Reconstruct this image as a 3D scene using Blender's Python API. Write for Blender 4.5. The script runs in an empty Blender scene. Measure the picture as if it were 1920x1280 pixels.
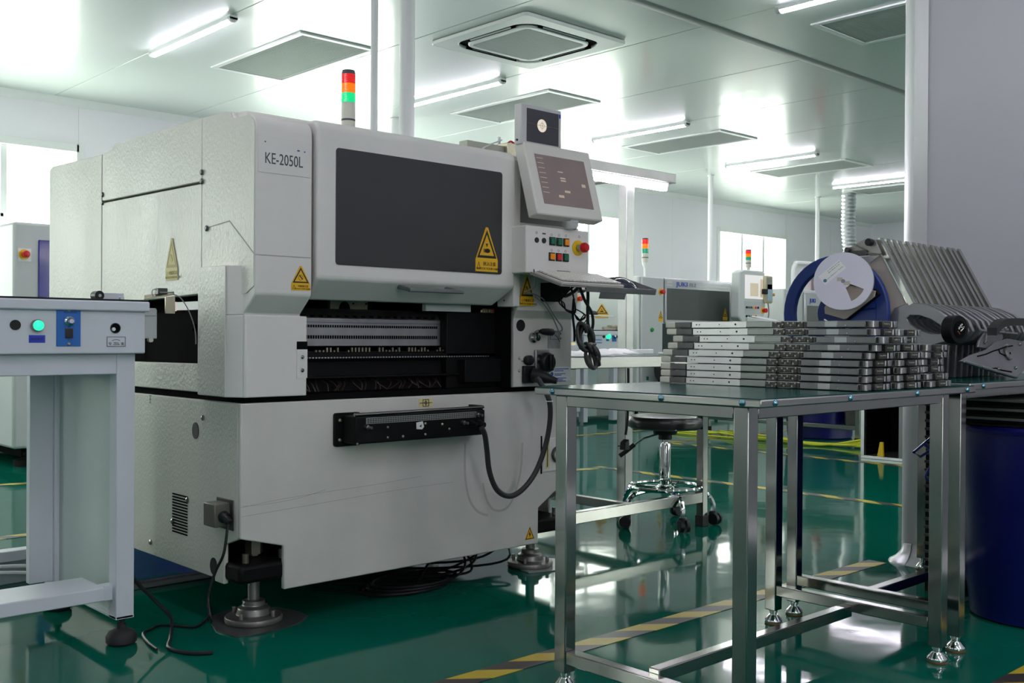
import bpy, bmesh, math, random
from math import radians, cos, sin, pi, tau
from mathutils import Vector, Matrix
random.seed(7)
SC = bpy.context.scene
COL = SC.collection
# ------------------------------------------------------------------ camera
CAM_H, FPX = 0.88, 1960.47
YAW, PITCH, ROLL = 0.8207987, -0.00451119, 0.00625534
_ex = Vector((sin(YAW), 0, cos(YAW))); _ey = Vector((-cos(YAW), 0, sin(YAW))); _ez = Vector((0, -1, 0))
_M = Matrix((_ex, _ey, _ez)).transposed()
_P = Matrix(((1, 0, 0), (0, cos(PITCH), sin(PITCH)), (0, -sin(PITCH), cos(PITCH))))
_Q = Matrix(((cos(ROLL), -sin(ROLL), 0), (sin(ROLL), cos(ROLL), 0), (0, 0, 1)))
W2C = _Q @ _P @ _M                       # world axes -> camera axes (x right, y down, z forward)
cam_data = bpy.data.cameras.new('camera')
cam_data.sensor_width = 36.0
cam_data.lens = FPX / 1920.0 * 36.0
cam_data.clip_start = 0.05
camera = bpy.data.objects.new('camera', cam_data)
COL.objects.link(camera)
_r, _d, _f = W2C[0], W2C[1], W2C[2]
camera.matrix_world = Matrix(((_r.x, -_d.x, -_f.x, 0), (_r.y, -_d.y, -_f.y, 0), (_r.z, -_d.z, -_f.z, CAM_H), (0, 0, 0, 1)))
SC.camera = camera
# ------------------------------------------------------------------ world, view, daylight
SC.view_settings.view_transform = 'Standard'
SC.view_settings.look = 'None'
SC.view_settings.gamma = 1.0
SC.view_settings.use_curve_mapping = False
SC.view_settings.exposure = 1.35
SKY = 4.6
TUBE = 22.0
world = bpy.data.worlds.new('overcast_sky')
SC.world = world
world.use_nodes = True
_bg = world.node_tree.nodes['Background']
_bg.inputs[0].default_value = (1.0, 1.0, 0.94, 1)
_bg.inputs[1].default_value = SKY
try:
    SC.cycles.use_denoising = True
    SC.cycles.max_bounces = 10
    SC.cycles.diffuse_bounces = 6
    SC.cycles.sample_clamp_indirect = 6.0
    SC.cycles.caustics_reflective = False
    SC.cycles.caustics_refractive = False
except Exception:
    pass
WALL_Y, CEIL = 9.19, 2.90
WIN = [(-2.0, -0.15), (1.55, 3.42), (5.10, 6.97), (8.66, 10.53), (12.70, 14.48)]
WIN_Z = (0.95, 2.47)
LEFT_X, FRONT_Y, FAR_X = -3.2, -3.6, 17.2
LEFT_FILL_WIN = [(5.4, 6.4)]  # unseen window added to brighten the left-facing sides
FRONT_FILL_WIN = [(.2, 1.1), (6.2, 8.0), (9.6, 11.4), (13.2, 15.0)]  # unseen windows added as fill from behind the camera and the partition
def portal(name, size, loc, rot):
    l = bpy.data.lights.new(name, 'AREA'); l.shape = 'RECTANGLE'; l.size, l.size_y = size
    l.cycles.is_portal = True
    o = bpy.data.objects.new(name, l); COL.objects.link(o); o.location = loc; o.rotation_euler = rot
for a, b in WIN:
    portal('window_daylight', (b - a, WIN_Z[1] - WIN_Z[0]), ((a + b) / 2, WALL_Y - .02, sum(WIN_Z) / 2), (-pi / 2, 0, 0))
for a, b in LEFT_FILL_WIN:
    portal('window_daylight', (b - a, WIN_Z[1] - WIN_Z[0]), (LEFT_X + .02, (a + b) / 2, sum(WIN_Z) / 2), (-pi / 2, 0, pi / 2))

for a, b in FRONT_FILL_WIN:
    portal('window_daylight', (b - a, WIN_Z[1] - WIN_Z[0]), ((a + b) / 2, FRONT_Y + .02, sum(WIN_Z) / 2), (pi / 2, 0, 0))

# ------------------------------------------------------------------ helpers
def at(px, py, X=None, Y=None, Z=None):
    """pixel of the photograph -> point of the place on the plane X=, Y= or Z="""
    d = W2C.transposed() @ Vector(((px - 960) / FPX, (py - 640) / FPX, 1.0))
    if X is not None: t = X / d.x
    elif Y is not None: t = Y / d.y
    else: t = (Z - CAM_H) / d.z
    return Vector((0, 0, CAM_H)) + d * t

def lin(c):
    c /= 255.0
    return c / 12.92 if c <= 0.04045 else ((c + 0.055) / 1.055) ** 2.4
def S(r, g, b): return (lin(r), lin(g), lin(b))

MATS = {}
def pm(name, rgb, rough=.5, metal=0.0, coat=0.0, var=.05, scale=6.0, bump=0.0, bscale=120.0, emit=None, estr=0.0, stretch=(1, 1, 1), spec=.5, rvar=0.0, trans=0.0, coat_rough=.05):
    m = bpy.data.materials.new(name); m.use_nodes = True
    nt = m.node_tree; N, L = nt.nodes, nt.links
    b = N['Principled BSDF']
    b.inputs['Roughness'].default_value = rough
    b.inputs['Metallic'].default_value = metal
    b.inputs['Coat Weight'].default_value = coat
    b.inputs['Coat Roughness'].default_value = coat_rough
    b.inputs['Specular IOR Level'].default_value = spec
    b.inputs['Transmission Weight'].default_value = trans
    tc = N.new('ShaderNodeTexCoord'); mp = N.new('ShaderNodeMapping'); mp.inputs['Scale'].default_value = stretch
    L.new(tc.outputs['Object'], mp.inputs['Vector'])
    if var or rvar:
        nz = N.new('ShaderNodeTexNoise'); nz.inputs['Scale'].default_value = scale; nz.inputs['Detail'].default_value = 4
        L.new(mp.outputs[0], nz.inputs['Vector'])
        mx = N.new('ShaderNodeMix'); mx.data_type = 'RGBA'
        mx.inputs['A'].default_value = tuple(c * (1 - var) for c in rgb) + (1,)
        mx.inputs['B'].default_value = tuple(min(1, c * (1 + var)) for c in rgb) + (1,)
        L.new(nz.outputs['Fac'], mx.inputs['Factor']); L.new(mx.outputs['Result'], b.inputs['Base Color'])
        if rvar:
            mr = N.new('ShaderNodeMapRange'); mr.inputs['To Min'].default_value = max(0, rough - rvar); mr.inputs['To Max'].default_value = rough + rvar
            L.new(nz.outputs['Fac'], mr.inputs['Value']); L.new(mr.outputs[0], b.inputs['Roughness'])
    else:
        b.inputs['Base Color'].default_value = tuple(rgb) + (1,)
    if bump:
        n2 = N.new('ShaderNodeTexNoise'); n2.inputs['Scale'].default_value = bscale; n2.inputs['Detail'].default_value = 2
        L.new(mp.outputs[0], n2.inputs['Vector'])
        bp_ = N.new('ShaderNodeBump'); bp_.inputs['Strength'].default_value = bump; bp_.inputs['Distance'].default_value = .002
        L.new(n2.outputs['Fac'], bp_.inputs['Height']); L.new(bp_.outputs[0], b.inputs['Normal'])
    if emit:
        b.inputs['Emission Color'].default_value = tuple(emit) + (1,); b.inputs['Emission Strength'].default_value = estr
    MATS[name] = m
    return m

cream = pm('cream_paint', (.74, .715, .685), .42, var=.05, scale=3, bump=.12, bscale=260)
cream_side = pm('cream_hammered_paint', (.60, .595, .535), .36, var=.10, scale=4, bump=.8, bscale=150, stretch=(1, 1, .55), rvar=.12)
cream_dirty = pm('cream_worn_paint', (.63, .61, .575), .5, var=.16, scale=4, bump=.15, bscale=200)
gap = pm('dark_gap', (.006, .006, .0065), .8, var=0, spec=.03)
black = pm('black_plastic', (.010, .010, .012), .42, var=.2, scale=10, spec=.3)
blackmetal = pm('black_coated_metal', (.006, .006, .0065), .5, var=.3, scale=14, spec=.14)
rubber = pm('black_rubber', (.02, .02, .021), .75, var=.2)
white = pm('white_paint', (.74, .75, .75), .4, var=.03)
bluewhite = pm('cool_white_paint', (.64, .66, .72), .42, var=.04, scale=3)
greywhite = pm('pale_grey_paint', (.55, .565, .57), .45, var=.04)
smoked = pm('smoked_pane', (.030, .032, .032), .10, var=.25, scale=2, spec=.5)
steel = pm('stainless_steel', (.36, .355, .34), .13, 1.0, var=.12, scale=7, rvar=.06)
steelb = pm('brushed_steel', (.42, .41, .395), .30, 1.0, var=.1, scale=9, stretch=(1, 1, 14), rvar=.05)
alu = pm('aluminium', (.66, .66, .67), .34, 1.0, var=.08, scale=12)
alud = pm('dull_aluminium', (.40, .40, .41), .42, 1.0, var=.25, scale=18)
diecast = pm('die_cast_grey', (.27, .27, .285), .45, .75, var=.22, scale=11)
chrome = pm('chrome', (.80, .80, .80), .06, 1.0, var=0)
darkmech = pm('dark_oily_steel', (.075, .075, .072), .42, .7, var=.5, scale=40)
brass = pm('brassy_steel', (.55, .50, .38), .35, 1.0, var=.2, scale=20)
yellow = pm('sign_yellow', S(232, 178, 20), .5, var=.03)
yellow_worn = pm('faded_yellow', S(222, 210, 150), .6, var=.08, scale=20)
ink = pm('black_ink', (.012, .012, .012), .5, var=0)
greyink = pm('dark_grey_ink', (.06, .065, .085), .5, var=0)
blueink = pm('blue_ink', S(35, 75, 185), .5, var=0)
blueplate = pm('blue_enamel_plate', S(28, 105, 190), .42, var=.05)
bluelabel = pm('blue_label', S(28, 55, 190), .45, var=0)
paper = pm('white_paper', (.80, .80, .80), .7, var=.02)
red = pm('red_plastic', S(205, 20, 30), .3, var=0)
e_yellow = pm('yellow_plastic', S(235, 190, 10), .4, var=0)
bluering = pm('blue_plastic', S(30, 55, 125), .42, var=.06)
bluebin = pm('dark_blue_plastic', S(8, 8, 92), .38, var=.15, scale=3)
purplewhite = pm('white_reel_plastic', (.68, .67, .76), .38, var=.03)
tan_ = pm('tan_plate', (.50, .44, .38), .5, var=.12, scale=9)
handlewhite = pm('ivory_plastic', (.66, .65, .56), .5, var=.12, scale=30)
greenmat = pm('green_antistatic_mat', (.002, .060, .054), .20, var=.15, scale=5, spec=.10, rvar=.05)
cable = pm('grey_black_cable', (.03, .03, .032), .55, var=.15)
cordgrey = pm('grey_cord', (.25, .25, .25), .6, var=.1)
btn_green = pm('button_green', S(10, 110, 80), .35, var=0)
btn_orange = pm('button_orange', S(250, 150, 20), .35, var=0)
btn_red = pm('button_red', S(215, 40, 35), .35, var=0)
lamp_green = pm('lit_green_lamp', S(20, 200, 140), .3, var=0, emit=S(40, 255, 170), estr=.55)
tower_red = pm('tower_red', S(215, 40, 40), .25, var=0, emit=S(255, 40, 40), estr=.16)
tower_orange = pm('tower_amber', S(250, 120, 20), .25, var=0, emit=S(255, 120, 10), estr=.28)
tower_green = pm('tower_green', S(10, 170, 110), .25, var=0, emit=S(20, 230, 140), estr=.3)
tower_green_dim = pm('tower_green_dim_glow', S(30, 150, 120), .25, var=0, emit=S(20, 200, 140), estr=.08)  # unlit lens given a faint glow of its own
tube_lit = pm('lit_tube', (1, 1, 1), .3, var=0, emit=(.93, .87, 1.0), estr=TUBE)
screen_brown = pm('screen_brown', S(128, 114, 113), .2, var=.12, scale=8, emit=S(110, 92, 90), estr=.08)
screen_dark = pm('screen_dark', S(48, 48, 54), .2, var=.1, emit=S(52, 52, 60), estr=.10)
screen_light = pm('screen_highlight', S(190, 172, 150), .3, var=0, emit=S(190, 170, 140), estr=.12)
screen_pale = pm('screen_pale', S(225, 222, 222), .3, var=.05, emit=S(230, 225, 225), estr=.2)
greencable = pm('yellow_green_cable', S(200, 205, 40), .5, var=.05)
blueglass = pm('blue_tinted_glass', S(34, 32, 140), .12, var=.5, scale=3, spec=.25)
foil = pm('crumpled_foil', (.70, .70, .73), .34, .85, var=.3, scale=40, bump=1.0, bscale=90)
keycap = pm('keycap_ivory', (.76, .74, .68), .5, var=.08, scale=60)
pinkish = pm('pinkish_screen', S(225, 200, 205), .4, var=0)

class MB:
    """collects shapes of ONE object in world coordinates"""
    def __init__(s): s.bm = bmesh.new(); s.m = 0; s.T = None
    def _fin(s, verts, faces):
        if s.T is not None:
            for v in verts: v.co = s.T @ v.co
        for f in faces: f.material_index = s.m
    def poly(s, pts):
        vs = [s.bm.verts.new(p) for p in pts]; f = s.bm.faces.new(vs); s._fin(vs, [f]); return s
    def hexa(s, p):
        """8 points: 4 bottom (ccw) then 4 top"""
        vs = [s.bm.verts.new(q) for q in p]
        fs = [s.bm.faces.new([vs[i] for i in q]) for q in ((3, 2, 1, 0), (4, 5, 6, 7), (0, 1, 5, 4), (1, 2, 6, 5), (2, 3, 7, 6), (3, 0, 4, 7))]
        s._fin(vs, fs); return s
    def box(s, x0, x1, y0, y1, z0, z1):
        return s.hexa([(x0, y0, z0), (x1, y0, z0), (x1, y1, z0), (x0, y1, z0), (x0, y0, z1), (x1, y0, z1), (x1, y1, z1), (x0, y1, z1)])
    def prism(s, pts, axis, a, b):
        """2D outline pts extruded along axis from a to b. axis X: (y,z); Y: (x,z); Z: (x,y)"""
        def P(p, t):
            return {'X': (t, p[0], p[1]), 'Y': (p[0], t, p[1]), 'Z': (p[0], p[1], t)}[axis]
        A = [s.bm.verts.new(P(p, a)) for p in pts]; B = [s.bm.verts.new(P(p, b)) for p in pts]
        n = len(pts); fs = [s.bm.faces.new(A), s.bm.faces.new(B[::-1])]
        for i in range(n): fs.append(s.bm.faces.new((A[i], B[i], B[(i + 1) % n], A[(i + 1) % n])))
        s._fin(A + B, fs); return s
    def ring(s, outer, inner, axis, a, b):
        """plate with a hole: two outlines with the same number of points"""
        def P(p, t):
            return {'X': (t, p[0], p[1]), 'Y': (p[0], t, p[1]), 'Z': (p[0], p[1], t)}[axis]
        n = len(outer); V = [[s.bm.verts.new(P(p, t)) for p in o] for o in (outer, inner) for t in (a, b)]
        oa, ob, ia, ib = V; fs = []
        for i in range(n):
            j = (i + 1) % n
            fs += [s.bm.faces.new((oa[i], oa[j], ia[j], ia[i])), s.bm.faces.new((ob[j], ob[i], ib[i], ib[j])),
                   s.bm.faces.new((oa[j], oa[i], ob[i], ob[j])), s.bm.faces.new((ia[i], ia[j], ib[j], ib[i]))]
        s._fin(oa + ob + ia + ib, fs); return s
    def cyl(s, p, q, r, r2=None, n=20, cap=True):
        p, q = Vector(p), Vector(q); r2 = r if r2 is None else r2
        d = (q - p).normalized(); u = d.orthogonal().normalized(); v = d.cross(u)
        A, B = [], []
        for i in range(n):
            c = u * cos(tau * i / n) + v * sin(tau * i / n)
            A.append(s.bm.verts.new(p + c * r)); B.append(s.bm.verts.new(q + c * r2))
        fs = [s.bm.faces.new((A[i], A[(i + 1) % n], B[(i + 1) % n], B[i])) for i in range(n)]
        if cap: fs += [s.bm.faces.new(A[::-1]), s.bm.faces.new(B)]
        s._fin(A + B, fs); return s
    def lathe(s, prof, c, axis=(0, 0, 1), n=28):
        """profile (radius, height) turned about an axis through c"""
        c = Vector(c); d = Vector(axis).normalized(); u = d.orthogonal().normalized(); v = d.cross(u); R = []
        for r, h in prof:
            R.append([s.bm.verts.new(c + d * h + (u * cos(tau * i / n) + v * sin(tau * i / n)) * max(r, 1e-4)) for i in range(n)])
        fs = []
        for a, b in zip(R, R[1:]):
            fs += [s.bm.faces.new((a[i], a[(i + 1) % n], b[(i + 1) % n], b[i])) for i in range(n)]
        fs += [s.bm.faces.new(R[0][::-1]), s.bm.faces.new(R[-1])]
        s._fin([x for r in R for x in r], fs); return s
    def tube(s, pts, r, n=8, closed=False):
        pts = [Vector(p) for p in pts]; m = len(pts); R = []; u = None
        for i, p in enumerate(pts):
            if closed: d = pts[(i + 1) % m] - pts[i - 1]
            else: d = pts[min(i + 1, m - 1)] - pts[max(i - 1, 0)]
            d.normalize()
            u = d.orthogonal().normalized() if u is None else (u - d * u.dot(d)).normalized()
            v = d.cross(u)
            R.append([s.bm.verts.new(p + (u * cos(tau * k / n) + v * sin(tau * k / n)) * r) for k in range(n)])
        fs = []
        pr = list(zip(R, R[1:])) + ([(R[-1], R[0])] if closed else [])
        for a, b in pr: fs += [s.bm.faces.new((a[k], a[(k + 1) % n], b[(k + 1) % n], b[k])) for k in range(n)]
        if not closed: fs += [s.bm.faces.new(R[0][::-1]), s.bm.faces.new(R[-1])]
        s._fin([x for r in R for x in r], fs); return s
    def sphere(s, c, r, n=14, sc=(1, 1, 1)):
        c = Vector(c); k = n // 2
        return s.lathe([(r * sin(pi * i / k) * sc[0], -r * cos(pi * i / k) * sc[2]) for i in range(k + 1)], c, n=n)
    def text(s, body, size, o, u, v, align='LEFT', depth=.0004, sx=1.0):
        """lettering whose baseline starts at o, runs along u, up along v"""
        cu = bpy.data.curves.new('lettering', 'FONT'); cu.body = body; cu.size = size; cu.align_x = align; cu.extrude = depth; cu.resolution_u = 3
        ob = bpy.data.objects.new('lettering', cu); me = ob.to_mesh()
        u, v = Vector(u).normalized(), Vector(v).normalized(); w = u.cross(v); u = u * sx
        T = Matrix(((u.x, v.x, w.x, o[0]), (u.y, v.y, w.y, o[1]), (u.z, v.z, w.z, o[2]), (0, 0, 0, 1)))
        vs = [s.bm.verts.new(T @ x.co) for x in me.vertices]; fs = []
        for p in me.polygons:
            try: fs.append(s.bm.faces.new([vs[i] for i in p.vertices]))
            except ValueError: pass
        s._fin(vs, fs); ob.to_mesh_clear(); bpy.data.objects.remove(ob); bpy.data.curves.remove(cu); return s
    def build(s, name, mats, parent=None, bevel=0.0, smooth=True, segs=2):
        while parent is not None and parent.parent is not None and parent.parent.parent is not None: parent = parent.parent
        me = bpy.data.meshes.new(name)
        bmesh.ops.recalc_face_normals(s.bm, faces=s.bm.faces)
        O = Vector((0, 0, 0)); p = parent
        while p is not None: O += p.location; p = p.parent
        for v in s.bm.verts: v.co -= O
        s.bm.to_mesh(me); s.bm.free()
        for m in (mats if isinstance(mats, (list, tuple)) else [mats]): me.materials.append(m)
        if smooth:
            for f in me.polygons: f.use_smooth = True
            me.set_sharp_from_angle(angle=radians(38))
        o = bpy.data.objects.new(name, me); COL.objects.link(o); o.parent = parent
        if bevel:
            b = o.modifiers.new('bevel', 'BEVEL'); b.width = bevel; b.segments = segs; b.limit_method = 'ANGLE'; b.angle_limit = radians(40); b.harden_normals = False
        return o
    def build_each(s, name, mats, parent=None, bevel=0.0, smooth=True):
        """every loose piece becomes an object of its own"""
        s.bm.verts.ensure_lookup_table(); seen = set(); out = []
        for v0 in list(s.bm.verts):
            if v0 in seen: continue
            st, isl = [v0], []
            seen.add(v0)
            while st:
                v = st.pop(); isl.append(v)
                for e in v.link_edges:
                    w = e.other_vert(v)
                    if w not in seen: seen.add(w); st.append(w)
            k = MB(); mp = {v: k.bm.verts.new(v.co) for v in isl}
            for f in {f for v in isl for f in v.link_faces}:
                g = k.bm.faces.new([mp[v] for v in f.verts]); g.material_index = f.material_index
            out.append(k.build(name, mats, parent, bevel, smooth))
        s.bm.free(); return out
def tag(o, label, cat, group=None, kind=None):
    o['label'] = label; o['category'] = cat
    if group: o['group'] = group
    if kind: o['kind'] = kind
    return o
def thing(name, label, cat, loc=(0, 0, 0), group=None):
    o = bpy.data.objects.new(name, None); COL.objects.link(o); o.location = loc; o.empty_display_size = .1
    return tag(o, label, cat, group)
def struct(mb, name, m, bevel=0):
    o = mb.build(name, m, None, bevel); o['kind'] = 'structure'; return o
def copy_thing(root, loc, label, rotz=None):
    def rec(o, par):
        c = o.copy(); COL.objects.link(c); c.parent = par
        for ch in list(o.children): rec(ch, c)
        return c
    kids = list(root.children); c = root.copy(); COL.objects.link(c); c.location = loc; c['label'] = label
    if rotz is not None: c.rotation_euler = (0, 0, rotz)
    for ch in kids: rec(ch, c)
    return c
def cr(pts, k=8, closed=False):
    """Catmull-Rom curve through points"""
    pts = [Vector(p) for p in pts]; n = len(pts); out = []
    for i in range(n if closed else n - 1):
        if closed: a, b, c, d = pts[i - 1], pts[i], pts[(i + 1) % n], pts[(i + 2) % n]
        else: a, b, c, d = pts[max(i - 1, 0)], pts[i], pts[i + 1], pts[min(i + 2, n - 1)]
        for j in range(k):
            t = j / k
            out.append(.5 * ((2 * b) + (c - a) * t + (2 * a - 5 * b + 4 * c - d) * t * t + (3 * b - a - 3 * c + d) * t ** 3))
    if not closed: out.append(pts[-1])
    return out
def circ(cx, cy, r, n=32, a0=0.0, ry=None):
    return [(cx + r * cos(a0 + tau * i / n), cy + (ry or r) * sin(a0 + tau * i / n)) for i in range(n)]
def rrect(x0, x1, y0, y1, r, k=4):
    o = []
    for cx, cy, a in ((x1 - r, y1 - r, 0), (x0 + r, y1 - r, 90), (x0 + r, y0 + r, 180), (x1 - r, y0 + r, 270)):
        for i in range(k + 1): o.append((cx + r * cos(radians(a + 90 * i / k)), cy + r * sin(radians(a + 90 * i / k))))
    return o
def warning_label(parent, o, u, v, w, h, words=('挟込注意', 'WATCH YOUR HANDS'), mats=None, pict=True):
    """triangle warning sticker standing on a caption plate; o = lower left corner"""
    o, u, v = Vector(o), Vector(u).normalized(), Vector(v).normalized(); n = u.cross(v)
    T = Matrix(((u.x, v.x, n.x, o.x), (u.y, v.y, n.y, o.y), (u.z, v.z, n.z, o.z), (0, 0, 0, 1)))
    m = MB(); m.T = T; ch = h * .27
    m.prism([(0, 0), (w, 0), (w, ch), (w * .55, h), (w * .45, h), (0, ch)], 'Z', 0, .0008)
    m.m = 1; c = Vector((w / 2, ch + (h - ch) * .36))
    def tri(k): return [(c.x + (x - c.x) * k, c.y + (y - c.y) * k) for x, y in ((w * .03, ch + .02 * h), (w * .97, ch + .02 * h), (w * .5, h * .97))]
    m.ring(tri(.93), tri(.70), 'Z', .0008, .0014)
    if pict:
        m.prism(circ(c.x + w * .03, c.y - h * .06, w * .12, 12, 0, h * .05), 'Z', .0008, .0014)
        for k in range(4): m.box(c.x - w * .15, c.x + w * .02, c.y - h * (.10 - .022 * k), c.y - h * (.088 - .022 * k), .0008, .0014)
        m.prism([(c.x - w * .06, c.y + h * .10), (c.x + w * .06, c.y + h * .10), (c.x, c.y + h * .02)], 'Z', .0008, .0014)
    else:
        m.prism([(c.x - w * .10, c.y + h * .08), (c.x - w * .05, c.y + h * .10), (c.x + w * .12, c.y - h * .07), (c.x + w * .08, c.y - h * .09)], 'Z', .0008, .0014)
        m.ring(circ(c.x, c.y - h * .01, w * .13, 14), circ(c.x, c.y - h * .01, w * .115, 14), 'Z', .0008, .0012)
    if words:
        m.text(words[0], ch * .36, (w * .62, ch * .52, .0012), (1, 0, 0), (0, 1, 0), 'CENTER')
        m.text(words[1], ch * .27, (w * .60, ch * .16, .0012), (1, 0, 0), (0, 1, 0), 'CENTER')
        m.ring([(w * .05, ch * .2), (w * .23, ch * .2), (w * .14, ch * .82)], [(w * .075, ch * .25), (w * .205, ch * .25), (w * .14, ch * .72)], 'Z', .0008, .0012)
    ob = m.build('warning_label', mats or [yellow, ink], parent, smooth=False)
    return ob
# ================================================================== THE SETTING
# floor: glossy green epoxy
def floor_material():
    m = pm('green_epoxy', (.004, .105, .068), .16, var=0, spec=.10)
    nt = m.node_tree; N, L = nt.nodes, nt.links; b = N['Principled BSDF']
    tc = N.new('ShaderNodeTexCoord')
    n1 = N.new('ShaderNodeTexNoise'); n1.inputs['Scale'].default_value = .9; n1.inputs['Detail'].default_value = 6; n1.inputs['Roughness'].default_value = .6
    L.new(tc.outputs['Object'], n1.inputs['Vector'])
    mx = N.new('ShaderNodeMix'); mx.data_type = 'RGBA'
    mx.inputs['A'].default_value = (.001, .085, .054, 1); mx.inputs['B'].default_value = (.002, .14, .095, 1)
    L.new(n1.outputs['Fac'], mx.inputs['Factor']); L.new(mx.outputs['Result'], b.inputs['Base Color'])
    n2 = N.new('ShaderNodeTexNoise'); n2.inputs['Scale'].default_value = 2.2; n2.inputs['Detail'].default_value = 3
    L.new(tc.outputs['Object'], n2.inputs['Vector'])
    mr = N.new('ShaderNodeMapRange'); mr.inputs['To Min'].default_value = .02; mr.inputs['To Max'].default_value = .11
    L.new(n2.outputs['Fac'], mr.inputs['Value']); L.new(mr.outputs[0], b.inputs['Roughness'])
    bp_ = N.new('ShaderNodeBump'); bp_.inputs['Strength'].default_value = .10; bp_.inputs['Distance'].default_value = .012
    n3 = N.new('ShaderNodeTexNoise'); n3.inputs['Scale'].default_value = 3.5; n3.inputs['Detail'].default_value = 2
    L.new(tc.outputs['Object'], n3.inputs['Vector'])
    L.new(n3.outputs['Fac'], bp_.inputs['Height']); L.new(bp_.outputs[0], b.inputs['Normal'])
    return m
m = MB(); m.box(LEFT_X - .2, FAR_X + .2, FRONT_Y - .2, WALL_Y + .25, -.12, 0)
struct(m, 'floor', floor_material())

# ceiling: satin coated steel panels, 1.16 m wide, butted along Y
def panel_metal(name, rgb, rough, coat, cr_):
    m = pm(name, rgb, rough, var=.02, scale=1.2, coat=coat, coat_rough=cr_, spec=.6)
    nt = m.node_tree; N, L = nt.nodes, nt.links; b = N['Principled BSDF']
    tc = N.new('ShaderNodeTexCoord'); mp = N.new('ShaderNodeMapping'); mp.inputs['Scale'].default_value = (1.0, .35, 1)
    L.new(tc.outputs['Object'], mp.inputs['Vector'])
    n3 = N.new('ShaderNodeTexNoise'); n3.inputs['Scale'].default_value = 2.3; n3.inputs['Detail'].default_value = 2
    L.new(mp.outputs[0], n3.inputs['Vector'])
    bp_ = N.new('ShaderNodeBump'); bp_.inputs['Strength'].default_value = .12; bp_.inputs['Distance'].default_value = .02
    L.new(n3.outputs['Fac'], bp_.inputs['Height']); L.new(bp_.outputs[0], b.inputs['Normal']); L.new(bp_.outputs[0], b.inputs['Coat Normal'])
    return m
ceil_mat = panel_metal('ceiling_coated_steel', (.54, .61, .565), .40, .70, .13)
m = MB(); x = 3.2 - 1.164 * 6; STRIP_Y = 4.10
while x < FAR_X + 1.2:
    for a, b in ((FRONT_Y - .2, STRIP_Y), (STRIP_Y, WALL_Y + .2)):
        m.box(x + .0025, x + 1.164 - .0025, a, b, CEIL, CEIL + .05)
    x += 1.164
struct(m, 'ceiling', ceil_mat, .003)
m = MB(); m.box(LEFT_X - .2, FAR_X + .4, FRONT_Y - .2, WALL_Y + .25, CEIL + .052, CEIL + .12); struct(m, 'ceiling', gap)
m = MB()
m.prism([(STRIP_Y - .045, CEIL), (STRIP_Y + .045, CEIL), (STRIP_Y + .040, CEIL - .003), (STRIP_Y - .040, CEIL - .003)], 'X', LEFT_X, FAR_X)
struct(m, 'trim_1', pm('strip_grey', (.30, .31, .31), .55, .2, var=.06, scale=3, stretch=(6, 1, 1)))

wall_mat = panel_metal('wall_coated_steel', (.77, .745, .80), .42, .25, .2)
def wall_with_windows(name, lo, hi, wins, axis, pos, thick):
    """wall panels 1.16 m wide with hairline joints, leaving the window openings free"""
    m = MB()
    def bx(a, b, z0, z1):
        if b - a < 1e-3 or z1 - z0 < 1e-3: return
        if axis == 'Y': m.box(a, b, pos, pos + thick, z0, z1)
        else: m.box(pos - thick, pos, a, b, z0, z1)
    edges = sorted(set([lo, hi] + [e for w in wins for e in w]))
    for a, b in zip(edges, edges[1:]):
        k = max(1, round((b - a) / 1.16)); st = (b - a) / k
        inw = any(w[0] - 1e-6 <= a and b <= w[1] + 1e-6 for w in wins)
        for i in range(k):
            p, q = a + i * st + .0004, a + (i + 1) * st - .0004
            if inw: bx(p, q, -.1, WIN_Z[0]); bx(p, q, WIN_Z[1], CEIL + .05)
            else: bx(p, q, -.1, CEIL + .05)
    return struct(m, name, wall_mat, .0015)
wall_with_windows('wall_back', LEFT_X, FAR_X, WIN, 'Y', WALL_Y, .10)
wall_with_windows('wall_left', FRONT_Y, WALL_Y, LEFT_FILL_WIN, 'X', LEFT_X, .10)
wall_with_windows('wall_front', LEFT_X, FAR_X, FRONT_FILL_WIN, 'Y', FRONT_Y - .10, .10)
m = MB(); m.box(FAR_X, FAR_X + .1, FRONT_Y - .1, WALL_Y + .1, -.1, CEIL + .05); struct(m, 'wall_far', wall_mat)
# quarter-round cove where back wall and ceiling meet
m = MB()
m.prism([(WALL_Y, CEIL), (WALL_Y - .055, CEIL), (WALL_Y - .045, CEIL - .018), (WALL_Y - .026, CEIL - .036), (WALL_Y - .01, CEIL - .055), (WALL_Y, CEIL - .06)], 'X', LEFT_X, FAR_X)
struct(m, 'trim_2', white)

frame_mat = pm('window_frame_white', (.72, .73, .73), .4, var=0)
def glass_material():
    m = bpy.data.materials.new('window_glass'); m.use_nodes = True; nt = m.node_tree; N, L = nt.nodes, nt.links
    N.remove(N['Principled BSDF'])
    t = N.new('ShaderNodeBsdfTransparent'); t.inputs[0].default_value = (.93, .97, .95, 1)
    g = N.new('ShaderNodeBsdfGlossy'); g.inputs['Roughness'].default_value = .02
    fr = N.new('ShaderNodeFresnel'); fr.inputs['IOR'].default_value = 1.45
    mx = N.new('ShaderNodeMixShader'); ge = N.new('ShaderNodeNewGeometry'); iv = N.new('ShaderNodeMath'); iv.operation = 'SUBTRACT'; iv.inputs[0].default_value = 1.0; L.new(ge.outputs['Backfacing'], iv.inputs[1])
    mu = N.new('ShaderNodeMath'); mu.operation = 'MULTIPLY'; L.new(fr.outputs[0], mu.inputs[0]); L.new(iv.outputs[0], mu.inputs[1])
    L.new(mu.outputs[0], mx.inputs[0]); L.new(t.outputs[0], mx.inputs[1]); L.new(g.outputs[0], mx.inputs[2])
    L.new(mx.outputs[0], N['Material Output'].inputs['Surface'])
    return m
glass_mat = glass_material()
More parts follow.
